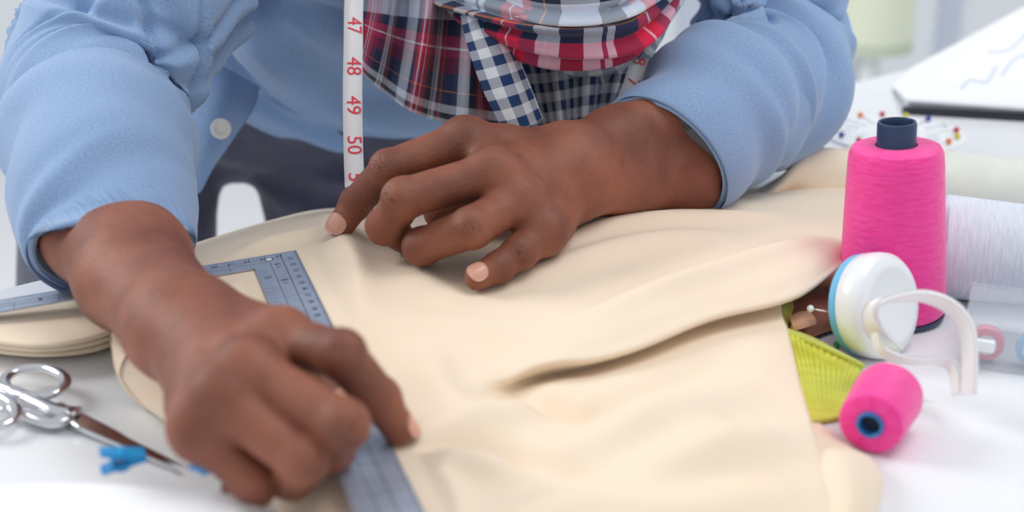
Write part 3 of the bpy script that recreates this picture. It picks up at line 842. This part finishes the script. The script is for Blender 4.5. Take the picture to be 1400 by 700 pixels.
for v in np.linspace(-.3, 1.15, 7):
    row = []
    for j in range(cols):
        t = j / (cols - 1); tx, ty = 665 + t * 212, 40 + 8 * math.sin(t * 6); bx, by = 715 + t * 128, 184 - t * 22
        row.append(P(tx + (bx - tx) * v, ty + (by - ty) * v, 1.05 + .010 * math.sin(j * 1.75 + v) + .02 * abs(t - .45) - .012 * v))
    rows.append(row)
G = patch_points(rows, 8, 8); patch_obj('scarf_drape', G, M['gingham'], scarf, .0012)
def pleat(seed, n=8, a=.0042):
    rs = np.random.RandomState(seed); ph = rs.rand(4) * 6
    return lambda S, TH: a * (np.sin(n * TH + ph[0] + 3 * np.sin(S * 6.28 + ph[1])) + .6 * np.sin((n + 4) * TH + ph[2] + 2 * np.sin(S * 12.56)))
nb = shc + spine * .04
def loopt(front, back, rx, seed, m):
    pts = [P(*p) for p in front] + [P(*p) for p in back]
    o_ = tube('scarf_loop', pts, [r for r in rx], m, scarf, 14, 72, closed=True, up=tuple(unit(fr + np.array([0, 0, .01]))), disp=pleat(seed))
    return o_
BK = [(985,-160,1.12),(930,-270,1.18),(800,-340,1.22),(690,-300,1.20),(610,-180,1.14)]
loopt([(612,-60,1.07),(650,10,1.015),(720,42,.985),(785,54,.975),(850,44,.98),(885,5,1.0),(928,-65,1.05)], BK, [(.020, .014)] * 4 + [(.021,.015)] * 3 + [(.022,.016)] * 5, 1, M['plaid_loop'])
BK2 = [(955,-160,1.10),(900,-250,1.15),(790,-300,1.18),(700,-270,1.17),(640,-170,1.11)]
M['plaid_b'] = plaid('plaid_fold', [(0, NAVY), (.2, LB), (.3, WH), (.32, LB), (.42, DN), (.6, MAR), (.68, RED), (.78, DN)], [(0, LB), (.12, DN), (.3, LB), (.36, WH), (.38, LB), (.5, RED), (.6, NAVY), (.72, ORG), (.735, NAVY), (.85, LB)], .1, .07)
loopt([(645,-80,1.05),(690,-22,1.0),(750,8,.972),(800,14,.965),(850,2,.972),(895,-30,.99),(935,-90,1.05)], BK2, [(.020, .014)] * 12, 2, M['plaid_b'])
BK3 = [(925,-160,1.09),(880,-230,1.13),(790,-270,1.16),(710,-250,1.15),(670,-160,1.10)]
loopt([(680,-100,1.03),(720,-52,.99),(770,-30,.965),(815,-30,.962),(855,-45,.97),(890,-75,.99),(915,-110,1.03)], BK3, [(.022, .016)] * 12, 3, M['plaid_loop'])
# edge of scarf reaching right shoulder
BK4 = [(975,-200,1.13),(930,-300,1.2),(800,-360,1.24),(680,-320,1.22),(620,-200,1.18)]
loopt([(640,-80,1.12),(700,20,1.07),(770,70,1.05),(830,72,1.045),(866,36,1.04),(898,-5,1.05),(938,-90,1.09)], BK4, [(.024, .014)] * 12, 4, M['gingham'])

# ================================================================ MEASURING TAPE
tp = thing('measuring_tape', 'white measuring tape with red numbers hanging from the neck', 'measuring tape', tuple(P(485, 250, .95)))
path = [(900,300,.99,-1),(880,160,1.04,-1),(874,95,1.075,-1),(886,40,1.09,-1),(905,-60,1.09,-1),(860,-230,1.14,-1),(760,-300,1.16,-1),(640,-280,1.14,-1),(540,-160,1.06,0),(490,-60,1.0,0),(484,0,.98,0),(483,60,.965,0),(482,130,.955,0),(483,200,.948,0),(485,256,.942,0)]
ctr = catmull(np.array([P(x, y, d) for x, y, d in [(680,-330,1.20),(590,-280,1.15),(520,-180,1.08)] + [q[:3] for q in path[9:]]]), 8)
T = np.gradient(ctr, axis=0); T /= np.linalg.norm(T, axis=1, keepdims=True)
vd = CAM - ctr; wv = np.cross(T, vd); wv /= np.linalg.norm(wv, axis=1, keepdims=True)
G = np.stack([ctr - wv * .0065, ctr, ctr + wv * .0065], 1)
patch_obj('tape_strip', G, M['tape'], tp, .0006)
ctr2 = catmull(np.array([P(680,-330,1.20), P(790,-330,1.20), P(870,-240,1.15), P(900,-110,1.09), P(893,-30,1.065), P(886,40,1.06), P(876,75,1.05), P(866,110,1.04), P(850,150,1.03)]), 8)
T = np.gradient(ctr2, axis=0); T /= np.linalg.norm(T, axis=1, keepdims=True); vd = CAM - ctr2; wv = np.cross(T, vd); wv /= np.linalg.norm(wv, axis=1, keepdims=True)
patch_obj('tape_strip', np.stack([ctr2 - wv * .0065, ctr2, ctr2 + wv * .0065], 1), M['tape'], tp, .0006)
def tape_text(s_, y, line, shift):
    T = np.gradient(line, axis=0); T /= np.linalg.norm(T, axis=1, keepdims=True)
    rel = line - CAM; py = 350 - FPX * (rel @ UP) / (rel @ FW); k = int(np.argmin(abs(py - y)))
    dn = T[k]; c = line[k]; wv = unit(np.cross(dn, CAM - c)); n = unit(np.cross(wv, dn))
    if n @ (CAM - c) < 0: n = -n
    text_obj('numeral', s_, .0135, basis(c + n * .0006 + unit(np.cross(n, dn)) * shift, dn, np.cross(n, dn)), M['redink'], tp)
ctr = catmull(ctr[::8], 40); ctr2 = catmull(ctr2[::8], 30)
for s_, y in (('47', 36), ('48', 91), ('49', 145), ('50', 199), ('51', 249)): tape_text(s_, y, ctr, .0004)
for s_, y in (('9', 50), ('8', 84), ('7', 112)): tape_text(s_, y, ctr2, 0)

# ================================================================ L SQUARE RULER
sgn = 1 if RM.col[2][2] > 0 else -1
WA, WB = .0180, .0290
sq = thing('metal_square', 'steel L-shaped ruler lying on the cream fabric under the right hand', 'ruler', tuple(c0))
th_ = .0012
prism('blade', [(0, 0), (.30, 0), (.30, WA), (WB, WA), (WB, .42), (0, .42)], -th_ / 2, th_ / 2, M['steel'], sq, .0002, RM)
zt = sgn * (th_ / 2 + .00006)
bm = bmesh.new()
def mark(x0, y0, x1, y1):
    vs = [bm.verts.new((a, b, zt)) for a, b in ((x0, y0), (x1, y0), (x1, y1), (x0, y1))]
    bm.faces.new(vs if sgn > 0 else vs[::-1])
for k in range(1, 290):
    l = .0035 if k % 10 == 0 else (.0026 if k % 5 == 0 else .0017); x = k * .001
    mark(x - .00010, .0002, x + .00010, l)
for k in range(1, 410):
    l = .0035 if k % 10 == 0 else (.0026 if k % 5 == 0 else .0017); y = k * .001
    mark(.0002, y - .00010, l, y + .00010)
mark(.0145, .0075, .29, .0078); mark(.02, .0118, .29, .0121)
mark(.0105, .003, .0109, .41); mark(.0185, .010, .0188, .41)
for k in range(1, 40):
    mark(.022, .018 + k * .005, .0285, .01822 + k * .005)
for k in range(1, 16): mark(.0035, .018 + k * .0254, .0185, .0182 + k * .0254)
for k in range(1, 11): mark(.018 + k * .0254, .0075, .0182 + k * .0254, .018)
bmesh.ops.solidify(bm, geom=bm.faces[:], thickness=.00004)
bm.transform(RM); me = bpy.data.meshes.new('tick_marks'); bm.to_mesh(me); bm.free(); me.materials.append(M['ink'])
tm = bpy.data.objects.new('tick_marks', me); COL.objects.link(tm); attach(tm, sq); tm['kind'] = 'stuff'
def rtext(s, x, y, size, ang=0):
    # local frame: x to the left along short arm, y to the front; text drawn reading right-to-left arm
    m = RM @ Matrix.Translation((x, y, zt)) @ (Matrix.Rotation(math.pi, 4, 'X') if sgn < 0 else Matrix.Identity(4)) @ Matrix.Rotation(math.radians(ang), 4, 'Z')
    text_obj('numeral', s, size, m, M['ink'], sq, .00005)
for k, s in enumerate(('24', '23', '22', '21', '20', '19', '18', '17', '16', '15')): rtext(s, .012 + k * .01, .0055, .0042, 180)
for k, s in enumerate(('11', '12', '13', '14', '15', '16', '17', '18', '19', '20')): rtext(s, .0058, .012 + k * .010, .0046, 90)
rtext('6', .0148, .018, .0055, 90); rtext('3', .0148, .0225, .004, 90); rtext('8', .0148, .044, .0055, 90); rtext('3', .0148, .0485, .004, 90); rtext('5', .0235, .036, .006, 90)
for k in range(6): rtext(str(9 - k), .13 + k * .0254, .0100, .005, 180)
hm = RM @ Matrix.Translation((.0185, .0085, 0))
ho = lathe('hanging_hole', [(.0019, -.0009), (.0026, -.0009), (.0026, .0009), (.0019, .0009), (.0019, -.0009)], M['chrome'], None, 24); ho.data.transform(hm); attach(ho, sq)
hw = lathe('rivet', [(0, .0008), (.0019, .0008), (.0019, -.0008), (0, -.0008)], M['white'], None, 24); hw.data.transform(hm); attach(hw, sq)

# ================================================================ SCISSORS
sx = thing('scissors', 'steel scissors lying open-handled on the white table', 'scissors', tuple(Z(90, 545, 0)))
def loop_path(c, a, b, rot, n=20):
    ca, sa = math.cos(rot), math.sin(rot)
    return [c + np.array([a * math.cos(t) * ca - b * math.sin(t) * sa, a * math.cos(t) * sa + b * math.sin(t) * ca, .0015 * math.sin(t)]) for t in np.linspace(0, 2 * math.pi, n, endpoint=False)]
tipS = Z(206, 617, .004); pv = Z(100, 568, .006); axs = unit(tipS - pv); rot = math.atan2(axs[1], axs[0]); prp = np.array([-axs[1], axs[0], 0])
hc1 = Z(48, 522, .010); hc2 = Z(-30, 560, .008)
tube('handle', loop_path(hc1, .0205, .0135, math.atan2(*(Z(90, 545, .008) - Z(5, 508, .008))[1::-1])), [(.0032, .0024)] * 20, M['chrome'], sx, 4, 14, closed=True, up=(0, 0, 1))
tube('handle', loop_path(hc2, .026, .0150, rot), [(.0034, .0026)] * 20, M['chrome'], sx, 4, 14, closed=True, up=(0, 0, 1))
tube('shank', [Z(-8, 525, .009), Z(30, 540, .008), Z(75, 560, .007), tuple(pv + prp * .003)], [(.003, .0025), (.0042, .003), (.005, .003), (.0055, .003)], M['chrome'], sx, 6, 14)
tube('shank', [Z(0, 560, .007), Z(30, 565, .006), Z(70, 578, .005), tuple(pv - prp * .003)], [(.003, .0025), (.0036, .003), (.0045, .003), (.005, .003)], M['chrome'], sx, 6, 14)
for s, z0 in ((1, .0052), (-1, .0022)):
    pts2 = [(-.018, -.0035), (.012, -.0060), (.085, -.0004), (.085, .0004), (.03, .0050), (-.018, .0050)]
    mt = basis(pv * np.array([1, 1, 0]) + np.array([0, 0, z0]), axs, prp * s) @ Matrix.Rotation(math.radians(-2.5), 4, 'Z')
    prism('scissor_blade', pts2, -.0012, .0012, M['chrome'], sx, .0004, mt)
lathe('pivot_screw', [(0, .0022), (.0028, .002), (.0038, .001), (.0038, 0), (0, 0)], M['chrome'], sx, 24, (pv[0], pv[1], .0072))

# ================================================================ FOREGROUND LEFT: pad and blue clips
pad = thing('pin_cushion', 'soft white padded cushion with pink edge nearest at the bottom left', 'cushion', tuple(Z(150, 700, 0)))
rows = []
for t in np.linspace(0, 1, 9):   # front to back
    row = []
    for s in np.linspace(0, 1, 11):
        a = np.array(Z(-90, 860, 0)) * (1 - s) * (1 - t) + np.array(Z(390, 850, 0)) * s * (1 - t) + np.array(Z(-90, 648, .026)) * (1 - s) * t + np.array(Z(402, 664, .026)) * s * t
        e2 = (1 - abs(2 * s - 1) ** 5) * (1 - abs(2 * t - 1) ** 5)
        a = a.copy(); a[2] = .002 + .028 * max(e2, 0) ** .5 + .0012 * math.sin(s * 9 + t * 5); row.append(a)
    rows.append(row)
G = patch_points(rows, 6, 6); patch_obj('padding', G, M['paper'], pad, .0012)
tube('piping', [Z(-90, 724, .024), Z(40, 712, .0315), Z(150, 712, .0325), Z(250, 718, .031), Z(318, 730, .018)], [(.0025, .0025)] * 5, M['pinkpad'], pad, 6, 12)
for i, (px, py, z, lb) in enumerate(((165, 624, .030, 'small sky-blue plastic clip at the scissor tips'), (284, 628, .037, 'sky-blue plastic clip beside the little finger of the right hand'))):
    c = Z(px, py + 4, z); ck = thing('sewing_clip', lb, 'clip', (c[0], c[1], 0), 'sky-blue sewing clips')
    q = Matrix.Translation(Vector(c)) @ Matrix.Rotation(math.radians((20, -35)[i]), 4, 'Z')
    prism('clip_jaw', [(-.010, -.004), (.011, -.0065), (.011, .0065), (-.010, .004)], -.001, .0012, M['clearblue'], ck, .0006, q @ Matrix.Rotation(math.radians(14), 4, 'Y') @ Matrix.Translation((0, 0, .003)))
    prism('clip_jaw', [(-.010, -.004), (.011, -.0065), (.011, .0065), (-.010, .004)], -.001, .0012, M['clearblue'], ck, .0006, q @ Matrix.Rotation(math.radians(-14), 4, 'Y') @ Matrix.Translation((0, 0, -.002)))
    w = lathe('clip_spring', [(.0042, -.0045), (.0048, -.004), (.0048, .004), (.0042, .0045), (.0034, .0045), (.0034, -.0045), (.0042, -.0045)], M['clearblue'], None, 24, axis=(0, 1, 0)); w.data.transform(q); attach(w, ck)

# ================================================================ THREAD SPOOLS
def thread_bump(m, sc1, sc2):
    nt = m.node_tree; b = nt.nodes['Principled BSDF']; tc = nt.nodes.new('ShaderNodeUVMap'); tc.uv_map = 'UVMap'
    hs_ = []
    for (x, y, sc) in ((.7, 9, sc1), (-.7, 9, sc1 * 1.1), (.05, 14, sc2)):
        mp = nt.nodes.new('ShaderNodeMapping'); mp.inputs['Scale'].default_value = (x * 6, y, 1); nt.links.new(tc.outputs[0], mp.inputs[0])
        w = nt.nodes.new('ShaderNodeTexNoise'); w.inputs['Scale'].default_value = sc; w.inputs['Detail'].default_value = 2; w.inputs['Distortion'].default_value = .2
        nt.links.new(mp.outputs[0], w.inputs['Vector']); hs_.append(w.outputs[0])
    a = nt.nodes.new('ShaderNodeMath'); a.operation = 'ADD'; nt.links.new(hs_[0], a.inputs[0]); nt.links.new(hs_[1], a.inputs[1])
    a2 = nt.nodes.new('ShaderNodeMath'); a2.operation = 'ADD'; nt.links.new(a.outputs[0], a2.inputs[0]); nt.links.new(hs_[2], a2.inputs[1])
    bp = nt.nodes.new('ShaderNodeBump'); bp.inputs['Strength'].default_value = .5; bp.inputs['Distance'].default_value = .0012
    nt.links.new(a2.outputs[0], bp.inputs['Height']); nt.links.new(bp.outputs[0], b.inputs['Normal'])
    for nd in nt.nodes:
        if nd.type == 'VALTORGB':
            mm = nt.nodes.new('ShaderNodeMath'); mm.operation = 'MULTIPLY'; mm.inputs[1].default_value = .333
            nt.links.new(a2.outputs[0], mm.inputs[0]); nt.links.new(mm.outputs[0], nd.inputs[0])
            nd.color_ramp.elements[0].position = .42; nd.color_ramp.elements[1].position = .58
thread_bump(M['pink'], 5, 9); thread_bump(M['whitethread'], 4, 6)
def cone_spool(name, label, base, axis, prof, tubes, holes, threadm, tubem, grp):
    t = thing(name, label, 'thread spool', tuple(base), grp)
    lathe('thread', prof, threadm, t, 96, base, axis)
    lathe('spool_tube', tubes, tubem, t, 64, base, axis)
    if holes: lathe('tube_bore', holes, M['darkhole'], t, 48, base, axis)
    return t
cb = Z(1218, 430, 0) + np.array([0, 0, .0016])
cone_spool('thread_cone', 'tall bright pink thread cone standing upright with navy tube', cb, (-.062, 0, 1),
    [(.014, .002), (.031, .002), (.0328, .004), (.0331, .008), (.0318, .035), (.0302, .070), (.0288, .098), (.0282, .1045), (.0266, .108), (.021, .110), (.0125, .1098)],
    [(.0, 0), (.0325, 0), (.0325, .002), (.0115, .003), (.0118, .1225), (.0113, .124), (.0100, .124), (.0094, .1225), (.0094, .09)],
    [(.0094, .0895), (0, .0895)], M['pink'], M['navytube'], 'thread spools on the table')
a0 = Z(1190, 580, .0172); a1 = Z(1216, 538, .0185); ax_ = unit(a1 - a0)
cone_spool('thread_spool', 'small bright pink thread spool lying on its side, blue ring facing out', a0, tuple(ax_),
    [(.0072, -.0005), (.0135, -.001), (.0160, .0004), (.0168, .003), (.0175, .02), (.0182, .034), (.0176, .0375), (.015, .0385), (.006, .0385)],
    [(.0052, .004), (.0052, -.0018), (.0058, -.0024), (.0068, -.0022), (.0072, -.0008), (.0072, .001)],
    [(.0052, .003), (0, .003)], M['pink'], M['bluetube'], 'thread spools on the table')
b0 = Z(1284, 336, .0335); b1 = Z(1500, 358, .031); ax_ = unit(b1 - b0)
cone_spool('thread_cone', 'pale blue-white thread cone lying behind the pink cone, beside clear box', b0, tuple(ax_),
    [(.012, -.001), (.031, -.001), (.0335, .002), (.0333, .01), (.0320, .05), (.0302, .1), (.029, .112), (.02, .114), (.010, .114)],
    [(0, -.003), (.031, -.003), (.031, -.001), (.0105, 0), (.0105, .128), (.008, .128), (.008, .10)], [(.008, .1), (0, .1)], M['whitethread'], M['white'], 'thread spools on the table')
b0 = Z(1268, 262, .031); b1 = Z(1480, 276, .031); ax_ = unit(b1 - b0)
cone_spool('thread_cone', 'cream thread cone lying furthest back along the right edge', b0, tuple(ax_),
    [(.012, 0), (.028, 0), (.030, .002), (.0298, .01), (.0288, .05), (.0278, .11), (.025, .116), (.010, .117)],
    [(0, -.002), (.028, -.002), (.028, 0), (.0095, 0), (.0095, .13), (.0075, .13), (.0075, .10)], [(.0075, .1), (0, .1)], M['creamthread'], M['white'], 'thread spools on the table')

# ================================================================ WRIST PIN CUSHION + PINS
dc = P(1207, 418, .832); dn = unit(P(1290, 455, .70) - P(1190, 410, .83))
dn = unit(np.array([.62, -.70, .26]))
lo_ = dc[2] - .031
wp = thing('wrist_pin_cushion', 'white and light blue wrist pin cushion tipped on its edge before the pink cone', 'pin cushion', (dc[0], dc[1], 0))
lathe('base_disc', [(0, .006), (.020, .006), (.022, .0068), (.024, .0068), (.0285, .0050), (.0310, .002), (.0315, -.003), (.0310, -.010), (.0305, -.011), (0, -.010)], M['white'], wp, 72, tuple(dc), tuple(dn))
lathe('cushion', [(.0298, -.011), (.0308, -.0125), (.0302, -.016), (.026, -.0190), (.016, -.021), (.008, -.022), (0, -.0222)], M['lightblue'], wp, 72, tuple(dc), tuple(dn))
# curved wristband as a swept ribbon
band = [dc + dn * .004 + np.array(v) for v in ((-.002, -.003, -.012), (-.003, -.004, .0), (.004, -.010, .010))]
bp_ = [(1222,478,.792),(1196,452,.782),(1193,428,.775),(1215,411,.765),(1260,405,.757),(1300,420,.752),(1322,452,.750),(1326,500,.748),(1324,540,.745)]
def ribbon(name, pts, wvec, w, t, m, parent):
    c = catmull(np.array(pts), 8); T = np.gradient(c, axis=0); T /= np.linalg.norm(T, axis=1, keepdims=True)
    wv = np.array(wvec)[None] - T * (T @ np.array(wvec))[:, None]; wv /= np.linalg.norm(wv, axis=1, keepdims=True)
    s = np.linspace(-1, 1, 7); G = c[:, None] + wv[:, None] * (s * w / 2)[None, :, None]
    return patch_obj(name, G, m, parent, t)
wvec = unit(np.array([.25, -.75, .6]))
ribbon('wristband', [P(*q) for q in bp_], wvec, .0135, .0018, M['white'], wp)
bp2 = [(1196,452,.782),(1206,480,.780),(1240,492,.772),(1285,494,.765),(1304,505,.760),(1308,540,.755)]
ribbon('wristband', [P(*q) for q in bp2], wvec, .0090, .0018, M['white'], wp)

def pin(label, head, tip, m, grp='loose pins', r=.0021):
    t = thing('pin', label, 'pin', tuple(head), grp)
    lathe('pin_head', [(r * math.sin(a), -r * math.cos(a)) for a in np.linspace(0, math.pi, 10)], m, t, 20, tuple(head))
    tube('pin_shaft', [head, (np.array(head) + tip) / 2, tip], [(.0004, .0004)] * 3, M['chrome'], t, 2, 8, up=(.1, .2, 1))
pin('white-headed pin stuck sideways into the light blue cushion', P(1108, 422, .83), P(1142, 428, .828), M['white'])
pin('green-headed pin on the table below the light blue cushion', Z(1144, 471, .0022), Z(1172, 462, .001), M['green'])
pin('yellow-headed pin on the table just behind the small pink spool', Z(1256, 542, .0022), Z(1236, 520, .001), M['yellow'])

# ================================================================ SCRAPS OF FABRIC
G = patch_points([[Z(1085,372,.006),Z(1120,372,.004),Z(1165,370,.002),Z(1185,380,.002)],[Z(1072,400,.014),Z(1110,392,.012),Z(1150,395,.010),Z(1178,410,.004)],[Z(1070,430,.012),Z(1105,428,.013),Z(1140,430,.010),Z(1170,440,.003)],[Z(1066,472,.006),Z(1105,463,.003),Z(1135,452,.003),Z(1160,448,.002)]], 10, 10)
bs = tag(patch_obj('felt_scrap', G, M['brown'], None, .0018), 'brown felt scrap tucked under the cream fabric behind the lime cloth', 'fabric scrap')
G = patch_points([[Z(1080,436,.0165),Z(1092,430,.017),Z(1108,428,.0165)],[Z(1082,444,.0175),Z(1095,440,.018),Z(1112,436,.0165)],[Z(1082,452,.014),Z(1098,449,.015),Z(1114,443,.014)]], 6, 6)
tag(patch_obj('felt_tab', G, M['tan'], None, .003), 'small tan felt tab lying on the brown felt scrap', 'fabric scrap')
LR = [[Z(1040,400,.012),Z(1078,402,.013),Z(1092,398,.012)],[Z(1045,425,.014),Z(1068,424,.018),Z(1082,430,.014)],[Z(1045,450,.012),Z(1062,448,.016),Z(1074,452,.012)]]
lime = thing('lime_cloth', 'ribbed lime green cloth sticking out from under the cream fabric', 'fabric scrap', tuple(Z(1120, 520, 0)))
patch_obj('fold', patch_points(LR, 8, 8), M['lime'], lime, .0012)
LR = [[Z(1030,462,.006),Z(1075,456,.020),Z(1110,468,.019),Z(1150,486,.014),Z(1182,500,.005)],
      [Z(1035,470,.006),Z(1075,465,.018),Z(1108,478,.016),Z(1146,496,.011),Z(1178,506,.003)],
      [Z(1050,500,.005),Z(1085,495,.010),Z(1112,502,.009),Z(1144,514,.006),Z(1170,524,.002)],
      [Z(1060,540,.005),Z(1092,536,.007),Z(1116,540,.006),Z(1142,546,.004),Z(1160,548,.002)],
      [Z(1070,580,.002),Z(1100,579,.002),Z(1120,577,.002),Z(1142,573,.002),Z(1156,570,.001)]]
G = patch_points(LR, 10, 30); jj = np.arange(G.shape[1]); G[..., 2] += .0006 * np.sin(jj * .9)[None]
patch_obj('ribbed_sheet', G, M['lime'], lime, .0014)
LR = [[Z(1073,456,.021),Z(1110,468,.0200),Z(1150,486,.0150),Z(1182,500,.0060)],[Z(1073,448,.014),Z(1112,462,.010),Z(1150,482,.006),Z(1180,498,.003)],[Z(1073,458,.006),Z(1110,470,.004),Z(1145,485,.003),Z(1175,500,.002)]]
patch_obj('fold', patch_points(LR, 8, 8), M['lime'], lime, .0012)

# ================================================================ CLEAR BOX WITH BOBBINS
bA = Z(1314, 502, 0); fx = unit(Z(1400, 514, 0) - bA); fx[2] = 0; sy = unit(Z(1400, 440, 0) - Z(1326, 478, 0)); sy = unit(sy - fx * (sy @ fx))
bxm = basis(bA, fx, sy)
bx_ = thing('bobbin_box', 'clear plastic bobbin box at the right edge of the table', 'box', tuple(bA))
W_, D_, H_ = .12, .065, .026
for nm, lo, hi in (('side_panel', (0, 0, .0012), (W_, .0012, H_)), ('side_panel', (0, D_ - .0012, .0012), (W_, D_, H_)), ('side_panel', (0, .0012, .0012), (.0012, D_ - .0012, H_)), ('side_panel', (W_ - .0012, .0012, .0012), (W_, D_ - .0012, H_)), ('bottom_panel', (0, 0, 0), (W_, D_, .0012)), ('lid', (-.001, -.001, H_), (W_ + .001, D_ + .001, H_ + .003))):
    box(nm, M['clear'], lo=lo, hi=hi, parent=None, bevel=.0003, mtx=bxm); o = COL.objects[-1]; attach(o, bx_)
box('latch', M['white'], lo=(.001, -.005, .013), hi=(.017, -.0005, .020), bevel=.001, mtx=bxm); attach(COL.objects[-1], bx_)
for i, (x, m, lb) in enumerate(((.012, 'bobbinpink', 'rose pink bobbin standing in the clear box, nearest its left end'), (.038, 'bobbinblue', 'pale blue bobbin standing in the clear box at the picture edge'))):
    c = bxm @ Vector((x, .012, .0125)); axn = (bxm.to_3x3() @ Vector((0, -1, 0)))
    t = thing('bobbin', lb, 'bobbin', tuple(c), 'bobbins in the clear box')
    lathe('thread', [(.0045, -.003), (.0098, -.003), (.0100, 0), (.0098, .003), (.0045, .003)], M[m], t, 40, tuple(c), tuple(axn))
    lathe('bobbin_core', [(.003, -.0045), (.0104, -.0045), (.0104, -.0038), (.0042, -.0030), (.0042, .0030), (.0060, .0038), (.0060, .0045), (.003, .0045), (.003, -.0045)], M['white'], t, 40, tuple(c), tuple(axn))

# ================================================================ PIN WHEEL BEHIND THE CONE
pc = Z(1222, 186, 0)
pw = thing('pin_rosette', 'round white card of coloured pins lying behind the pink cone', 'pin card', tuple(pc))
lathe('disc', [(0, 0), (.064, 0), (.064, .003), (.010, .004), (0, .004)], M['paper'], pw, 64, tuple(pc))
cols_ = ['bluebead', 'green', 'white', 'clearblue', 'orange', 'red', 'yellow', 'bluebead', 'white', 'red', 'yellow', 'orange', 'green', 'white', 'clearblue', 'red']
for k, cn in enumerate(cols_):
    a = math.radians(200 - k * 22.5); c = pc + np.array([.056 * math.cos(a), .056 * math.sin(a), .0065])
    lathe('pin_head', [(.0028 * math.sin(q), -.0028 * math.cos(q)) for q in np.linspace(0, math.pi, 8)], M[cn], pw, 14, tuple(c))
    tube('pin_shaft', [c, pc + (c - pc) * .6, pc + (c - pc) * .3], [(.0004, .0004)] * 3, M['chrome'], pw, 1, 6)

# ================================================================ DRAWING BOARDS
fl, frr = Z(1233, 157, 0), Z(1420, 168, 0); ux = unit(frr - fl); uy = np.array([-ux[1], ux[0], 0]); dm = basis(fl, ux, uy)
db = thing('drawing_board', 'flat white drawing board with a dark under-edge shadow strip at the back right', 'drawing board', tuple(fl))
box('edge_shadow_strip', M['black'], lo=(0, 0, .001), hi=(.34, .012, .006), bevel=.001, mtx=dm); attach(COL.objects[-1], db)  # dark strip stands in for the shadow under the board's front edge
box('board', M['paper'], lo=(.004, .012, .001), hi=(.34, .09, .009), bevel=.001, mtx=dm); attach(COL.objects[-1], db)
sk = thing('sketch_sheet', 'white sketch sheet raised at a slant on the drawing board', 'paper', tuple(dm @ Vector((.05, .05, .01))))
q0, q1, q2, q3 = (np.array(Z(1238, 138, .012)), np.array(Z(1440, 152, .012)), np.array(P(1440, -12, 1.58)), np.array(P(1205, 116, 1.56)))
G = patch_points([[q0 * (1 - s) + q1 * s for s in (0, .33, .67, 1)], [(q0 * (1 - s) + q1 * s) * .5 + (q3 * (1 - s) + q2 * s) * .5 + np.array([0, 0, .004]) for s in (0, .33, .67, 1)], [q3 * (1 - s) + q2 * s for s in (0, .33, .67, 1)]], 10, 10)
patch_obj('sheet', G, M['paper'], sk, .0015)
nn = grid_normals(G)
if nn.mean((0, 1)) @ (CAM - q0) < 0: nn = -nn
H = G + nn * .0016
for pl in ([(4, 12), (6, 14), (5, 17), (8, 19)], [(6, 20), (9, 23), (8, 27)], [(12, 18), (11, 22), (14, 26), (13, 29)]):
    tube('pencil_line', [H[a, b] for a, b in pl], [(.0011, .0005)] * len(pl), M['pencil'], sk, 4, 8)

# ================================================================ LAMP IN THE BACKGROUND
bl = P(1197, 30, 2.6)
lm = thing('table_lamp', 'blurred pale green shaded lamp on a white stand in the far background', 'lamp', (bl[0], bl[1], FLOOR))
lathe('lamp_shade', [(.065, -.045), (.068, -.045), (.068, .13), (.065, .13), (.065, -.045)], M['shade'], lm, 48, tuple(bl))
lathe('shade_trim', [(.0685, -.052), (.070, -.052), (.070, -.032), (.0685, -.032), (.0685, -.052)], M['shadetrim'], lm, 48, tuple(bl))
lathe('stand', [(0, FLOOR - bl[2]), (.11, FLOOR - bl[2]), (.11, FLOOR - bl[2] + .02), (.02, FLOOR - bl[2] + .03), (.02, -.10), (.012, -.05), (.012, .02)], M['white'], lm, 32, tuple(bl))
pst = P(1172, 60, 2.9)
tag(lathe('metal_post', [(0, 0), (.02, 0), (.02, .9), (0, .9)], M['greypost'], None, 24, (pst[0], pst[1], FLOOR)), 'slim grey metal post standing behind the blurred lamp', 'post')
